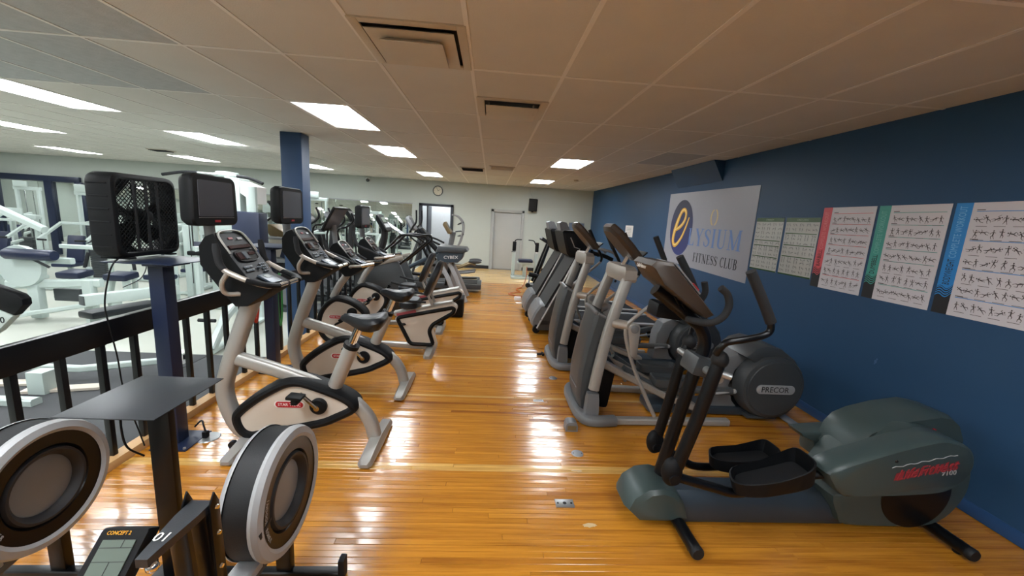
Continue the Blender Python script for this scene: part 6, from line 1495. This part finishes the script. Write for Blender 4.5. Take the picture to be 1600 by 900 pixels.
# slanted white frame right behind the railing
machine('low_frame_machine', -3.72, 6.02, 0, 'low white machine frame with slanted side plates close behind the railing', [
 ('floor_rail', 'white', [('t', [(.1, -.85, .04), (-.25, 1.2, .04)], .05, .03)]), ('slant_bar', 'white', [('t', [(.1, -.85, .06), (.05, -.45, .42), (-.15, .4, .62), (-.28, 1.2, .75)], .05, .06)]),
 ('upright_plate', 'white', [('t', [(-.06, .1, .04), (-.1, .15, 1.0)], .06, .10)]), ('upright_plate', 'white', [('t', [(-.22, .9, .04), (-.24, .95, 1.1)], .06, .07)]), ('peg', 'foam', [('r', [(.02, -.62, .40), (-.20, -.62, .40)], .025)])])
# long bench beam with pads
machine('low_bench', -5.25, 5.80, 1.28, 'black flat bench pad on a white frame just beyond the railing', [
 ('bench_pad', 'vinyl', [('b', (0, 0, .40), (.86, .28, .10), None, .035)]), ('bench_frame', 'white', [('t', [(-.40, 0, .32), (.40, 0, .32)], .04, .03), ('t', [(-.4, 0, .03), (-.4, 0, .28)], .03, .03), ('t', [(.4, 0, .03), (.4, 0, .28)], .03, .03)]), ('foot_bar', 'white', [('t', [(-.4, -.25, .03), (-.4, .25, .03)], .03, .03), ('t', [(.4, -.25, .03), (.4, .25, .03)], .03, .03)])])
machine('white_beam_rack', -5.75, 6.85, 1.15, 'white machine with a long thick horizontal beam, behind the black flat bench', [
 ('main_beam', 'white', [('b', (-.2, 0, .42), (1.25, .16, .16), None, .01)]), ('beam_cap', 'dgrey', [('b', (-.83, 0, .42), (.01, .14, .14))]), ('beam_foot', 'white', [('b', (-.45, 0, .17), (.14, .12, .34), None, .02), ('b', (.3, 0, .17), (.14, .12, .34), None, .02)]),
 ('upright_post', 'white', [('t', [(.45, .1, 0), (.45, .1, 1.3)], .05, .06)]), ('upright_post', 'white', [('t', [(.62, -.3, 0), (.62, -.3, 1.2)], .05, .06)]), ('cable_loop', 'blackp', [('r', [(-.2, .3, .5), (.05, .3, .62), (.15, .3, .85), (0, .3, 1.0)], .008)])])
# twin navy seats
for i, (x, lab) in enumerate(((-8.05, 'left of the two navy seat pads on short white legs'), (-7.2, 'right of the two navy seat pads, partly in front of the box fan'))):
    t = machine('seat_stand', x, 8.0, 0, lab, [
     ('seat', 'navyv', [('b', (0, 0, .46), (.42, .34, .13), (.12, 0, 0), .04)]), ('front_leg', 'white', [('t', [(-.13, -.05, .42), (-.19, -.10, .02)], .05, .06)]), ('front_leg', 'white', [('t', [(.13, -.05, .42), (.19, -.10, .02)], .05, .06)]),
     ('foot_plate', 'white', [('b', (-.2, -.10, .012), (.2, .1, .024)), ('b', (.2, -.1, .012), (.2, .1, .024))]), ('hand_lever', 'foam', [('r', [(-.05+.1*i, .25, .55), (.0-.02*i, .3, .85)], .03)]), ('lever_post', 'white', [('t', [(0, .28, .03), (0, .28, .56)], .04, .04)])])
# big leg machine at the left edge
machine('leg_machine', -7.15, 6.3, 0, 'white leg machine with navy roller pads and round cam at the left edge', [
 ('upright_post', 'white', [('t', [(-.55, .2, .03), (-.62, .2, 2.0)], .06, .06)]), ('lever_arm', 'white', [('t', [(-.62, .2, 1.82), (.25, .2, 1.42)], .05, .05)]), ('lever_arm', 'white', [('t', [(.2, .45, 1.15), (.75, .45, 1.15), (1.25, .45, 1.42)], .035, .035)]),
 ('cam_disc', 'white', [('l', 'y', (-.05, .1, .85), [(.32, -.04), (.33, 0), (.32, .04)])]), ('roller_pad', 'navyv', [('l', 'x', (.20, .0, 1.05), [(.07, -.35), (.085, -.32), (.085, .32), (.07, .35)])]), ('roller_pad', 'navyv', [('l', 'x', (-.45, -.35, .60), [(.08, -.34), (.095, -.31), (.095, .31), (.08, .34)])]),
 ('roller_axle', 'dgrey', [('r', [(.1, .0, 1.05), (.35, .1, .85)], .02), ('r', [(-.6, -.35, .6), (.1, -.2, .5)], .02)]),
 ('side_frame', 'white', [('t', [(-.8, .2, .95), (.6, .2, .95)], .04, .05), ('t', [(-.3, .1, .55), (.9, .3, .60)], .05, .07)]), ('base_frame', 'white', [('t', [(-.9, -.2, .10), (.2, -.1, .16), (.9, .2, .28)], .045, .035), ('t', [(-.5, -.5, .04), (.5, .1, .20)], .05, .03)]),
 ('leg_post', 'white', [('b', (.05, .15, .35), (.16, .12, .66), None, .02), ('b', (.75, .25, .35), (.14, .12, .6), None, .02)]), ('weight_plate', 'dgrey', [('b', (.38, .3, .38), (.40, .08, .2))]), ('foot', 'white', [('b', (-.35, -.62, .02), (.42, .16, .03), (0, 0, .2), .01)])])
press('chest_press', -9.1, 9.6, .15, 'white press machine with a tall open gantry, right in front of the blue trim frame', 2.05)
press('row_machine', -12.6, 11.6, .2, 'white gantry machine farthest at the left edge', 2.1)
press('shoulder_press', -10.6, 9.6, .1, 'white seat machine with ladder-like navy back pad near the left edge', 1.45, True, 1)
press('leg_press', -8.0, 10.9, -.2, 'white machine partly behind the box fan, near the mirrors', 1.5, True, 1)
press('fly_machine', -5.6, 10.6, -.1, 'white weight machine seen between the nearest screen and the blue column', 1.9)
press('lat_pulldown', -4.75, 11.2, 0., 'white tall pulldown machine just right of the blue column', 2.28, True, 1)
press('pulley_station', -3.6, 12.0, 0., 'white cable station in front of the mirrors behind the tilted screen', 2.0, False, 1)
press('curl_machine', -6.55, 9.7, .1, 'white machine seen under the fan shelf, in the middle of the weights room', 1.3, True, 0)
# hanging handle bar of the pulldown
# low white frame lying on the rubber mat
machine('floor_press_frame', -4.4, 4.3, 0, 'low white tubular frame with grip-taped footplates on the black floor mat', [
 ('long_tube', 'white', [('t', [(-1.15, -.05, .16), (.05, -.05, .14), (.85, .30, .16)], .035, .035)]), ('foot_strip', 'cream', [('b', (-.55, -.22, .03), (.62, .12, .03), (0, 0, .12), .006)]), ('foot_strip', 'cream', [('b', (.12, -.30, .03), (.62, .12, .03), (0, 0, .25), .006)]),
 ('riser', 'white', [('b', (-.02, -.35, .12), (.16, .14, .24), None, .01)]), ('cross_tube', 'white', [('t', [(-1.0, -.6, .04), (.2, -.62, .04)], .05, .04)]), ('end_bracket', 'whitep', [('b', (.80, .30, .18), (.2, .14, .14), None, .02)]), ('bracket_knob', 'gloss', [('b', (.74, .22, .24), (.05, .04, .03)), ('b', (.9, .26, .2), (.04, .04, .06))])])
# beige elliptical and treadmill beyond the railing
def beige_elliptical():
    x, y = -4.55, 8.4; t = thing('beige_trainer', (x, y, ZL), 'trainer with a beige console and bent black arm, between the two nearest screens', 'elliptical'); z0 = ZL
    g = G(); g.tube([(x-.15, y-.1, z0+.9), (x-.15, y-.1, z0+1.5), (x-.10, y-.1, z0+1.62), (x+.12, y-.1, z0+1.78), (x+.13, y-.1, z0+1.95), (x+.07, y-.1, z0+2.06)], .024, 10, 5); g.build('swing_handle', 'gloss', t)
    g = G(); g.tube([(x+.05, y-.1, z0+2.07), (x+.14, y-.1, z0+2.05), (x+.30, y-.1, z0+1.88)], .03, 10, 3); g.build('hand_grip', 'foam', t)
    g = G(); g.prism([(x-.02, z0+1.62), (x+.12, z0+1.63), (x+.5, z0+1.42), (x+.42, z0+1.38), (x+.1, z0+1.40)], y-.2, y+.2, bev=.015); g.build('console', 'bronze', t)
    g = G(); g.prism([(x+.05, z0+1.35), (x+.42, z0+1.35), (x+.30, z0+.95), (x-.12, z0+.95)], y-.08, y+.08, bev=.02); g.build('mast', 'cream', t)
    g = G(); g.tube([(x-.15, y-.22, z0+1.36), (x+.62, y-.22, z0+1.36)], .03, 10); g.build('grip_bar', 'lgrey', t)
    g = G(); g.box((x+.05, y, z0+.90), (1.1, .5, .07), None, .01); g.build('side_tray', 'lgrey', t)
    g = G(); g.box((x+.1, y, z0+.44), (.9, .4, .85), None, .03); g.build('drive_case', 'blackp', t)
    g = G(); g.box((x+.42, y-.21, z0+1.1), (.16, .02, .3), (0, .3, 0)); g.build('blue_panel', 'bluesteel', t)
beige_elliptical()
# machine whose numbered shroud enters at the left edge
t = thing('numbered_machine', (-3.2, 2.5, ZL), 'white and black machine shroud marked with a number, cut by the left edge', 'fitness machine')
ya, yb = 2.345, 2.40
g = G(); g.prism([(-2.735, .983), (-2.832, .885), (-3.4, .5), (-3.6, .8), (-3.35, 1.2), (-2.81, 1.02)], ya+.004, yb-.004, bev=.008); sh = g.build('side_shroud', 'white', t)
g = G(); g.prism([(-2.792, 1.15), (-2.69, 1.112), (-2.668, 1.085), (-2.668, 1.05), (-2.73, .985), (-2.815, 1.02), (-3.35, 1.2), (-3.35, 1.33)], ya, yb, bev=.012); sc_ = g.build('top_cap', 'black', t)
g = G(); text_geo(g, '80', .055, (-2.808, ya+.002, .955), (1, 0, -.05), (.05, 0, 1), .001, 'CENTER'); g.build('number_print', 'blackp', sh)
g = G(); g.tube([(-3.35, 2.40, .8), (-3.25, 2.51, ZL+.05)], 1, 8, rect=(.05, .06), power=4); g.build('stand_post', 'white', t)
g = G(); g.tube([(-3.3, 2.2, ZL+.03), (-3.2, 2.85, ZL+.03)], 1, 8, rect=(.05, .03), power=4); g.build('stand_foot', 'white', t)
g = G(); g.tube([(-3.25, 2.51, ZL+.05), (-4.2, 2.51, ZL+.05)], 1, 8, rect=(.05, .04), power=4); g.build('stand_beam', 'white', t)
# tall cross trainers beyond the railing
def tall_trainer(x, y, zc, lab, face, m_c):
    t = thing('tall_trainer', (x, y, ZL), lab, 'elliptical'); z0 = ZL
    g = G(); g.tube([(x-.1, y, z0+.1), (x-.05, y, z0+.9), (x+.02, y, zc-.1)], 1, 12, 3, rect=(.07, .05), power=3); g.build('mast', 'blackp', t)
    f, R = plane_geo((x, y, zc), (0, 1, 0), (-.22, 0, .28)); q = round_poly([(-.19, -.2, 0), (.19, -.2, 0), (.16, .16, 0), (-.16, .16, 0)], .05)
    g = G(); g.loft([[f(p.x*k, p.y*k, h) for p in q] for k, h in ((.8, -.09), (1, -.05), (1, 0), (.94, .01))]); co = g.build('console', m_c, t)
    g = G(); g.box(f(0, .02, .012), (.26, .1, .006), R); g.build('console_display', face, co)
    g = G(); g.box(f(0, -.12, .012), (.24, .06, .006), R); g.build('key_row', 'lgrey', co)
    for s_ in (-1, 1):
        g = G(); g.tube([(x+.05, y+s_*.28, z0+.5), (x-.02, y+s_*.28, zc-.35), (x+.18, y+s_*.28, zc-.2), (x+.34, y+s_*.27, zc-.05), (x+.30, y+s_*.27, zc+.12)], .02, 10, 5); g.build('swing_arm', 'gloss', t)
        g = G(); g.tube([(x+.05, y+s_*.2, z0+.5), (x+.6, y+s_*.2, z0+.35), (x+1.0, y+s_*.2, z0+.4)], 1, 8, rect=(.04, .03), power=3); fa = g.build('foot_arm', 'dgrey', t)
        g = G(); g.box((x+.6, y+s_*.2, z0+.42), (.36, .16, .06), None, .02); g.build('pedal', 'black', fa)
    g = G(); g.lathe([(.30, -.16), (.32, -.12), (.32, .12), (.30, .16)], (x-.3, y, z0+.42), 'y', 32); g.build('drum_case', 'mgrey', t)
    g = G(); g.box((x+.2, y, z0+.05), (1.5, .5, .09), None, .02); g.build('base', 'dgrey', t)
    return t
tall_trainer(-3.5, 7.75, 1.60, 'cross trainer with a reddish display just right of the blue column', 'red', 'dgrey')
tall_trainer(-3.42, 8.8, 1.52, 'cross trainer behind the tilted screen, beyond the railing', 'lcd', 'mgrey')
tall_trainer(-3.42, 9.95, 1.62, 'cross trainer with a pale slanted key panel in front of the mirrors', 'lgrey', 'black')
# machines behind the camera, seen only in the mirrors
for k, (x, y) in enumerate(((-5.5, 1.0), (-7.4, -1.2), (-9.6, .8), (-11.8, -.9), (-13.6, 1.6), (-6.2, -3.2), (-10.6, -3.3))):
    press('mirrored_machine', x, y, PI*(.9+.05*k), 'white strength machine behind the camera, seen only in the mirrors', 1.9, True, k % 2)['group'] = 'machines seen only in the mirrors'
# hedge outside the rear windows
m_hedge = mat('hedge_leaves', '#4d7a3a', .7, 0, .5, 5)
t = thing('hedge', (-8.5, YR-2.6, ZL), 'green hedge outside the rear windows, seen only as a reflection', 'hedge')
rr = random.Random(11); g = G()
for k in range(90):
    g.ball((-8.5+rr.uniform(-6, 6), YR-2.6+rr.uniform(-.5, .5), ZL+rr.uniform(.3, 2.3)), (.5, .4, .45), 8, 5)
tag(g.build('foliage', m_hedge, t), kind='stuff')
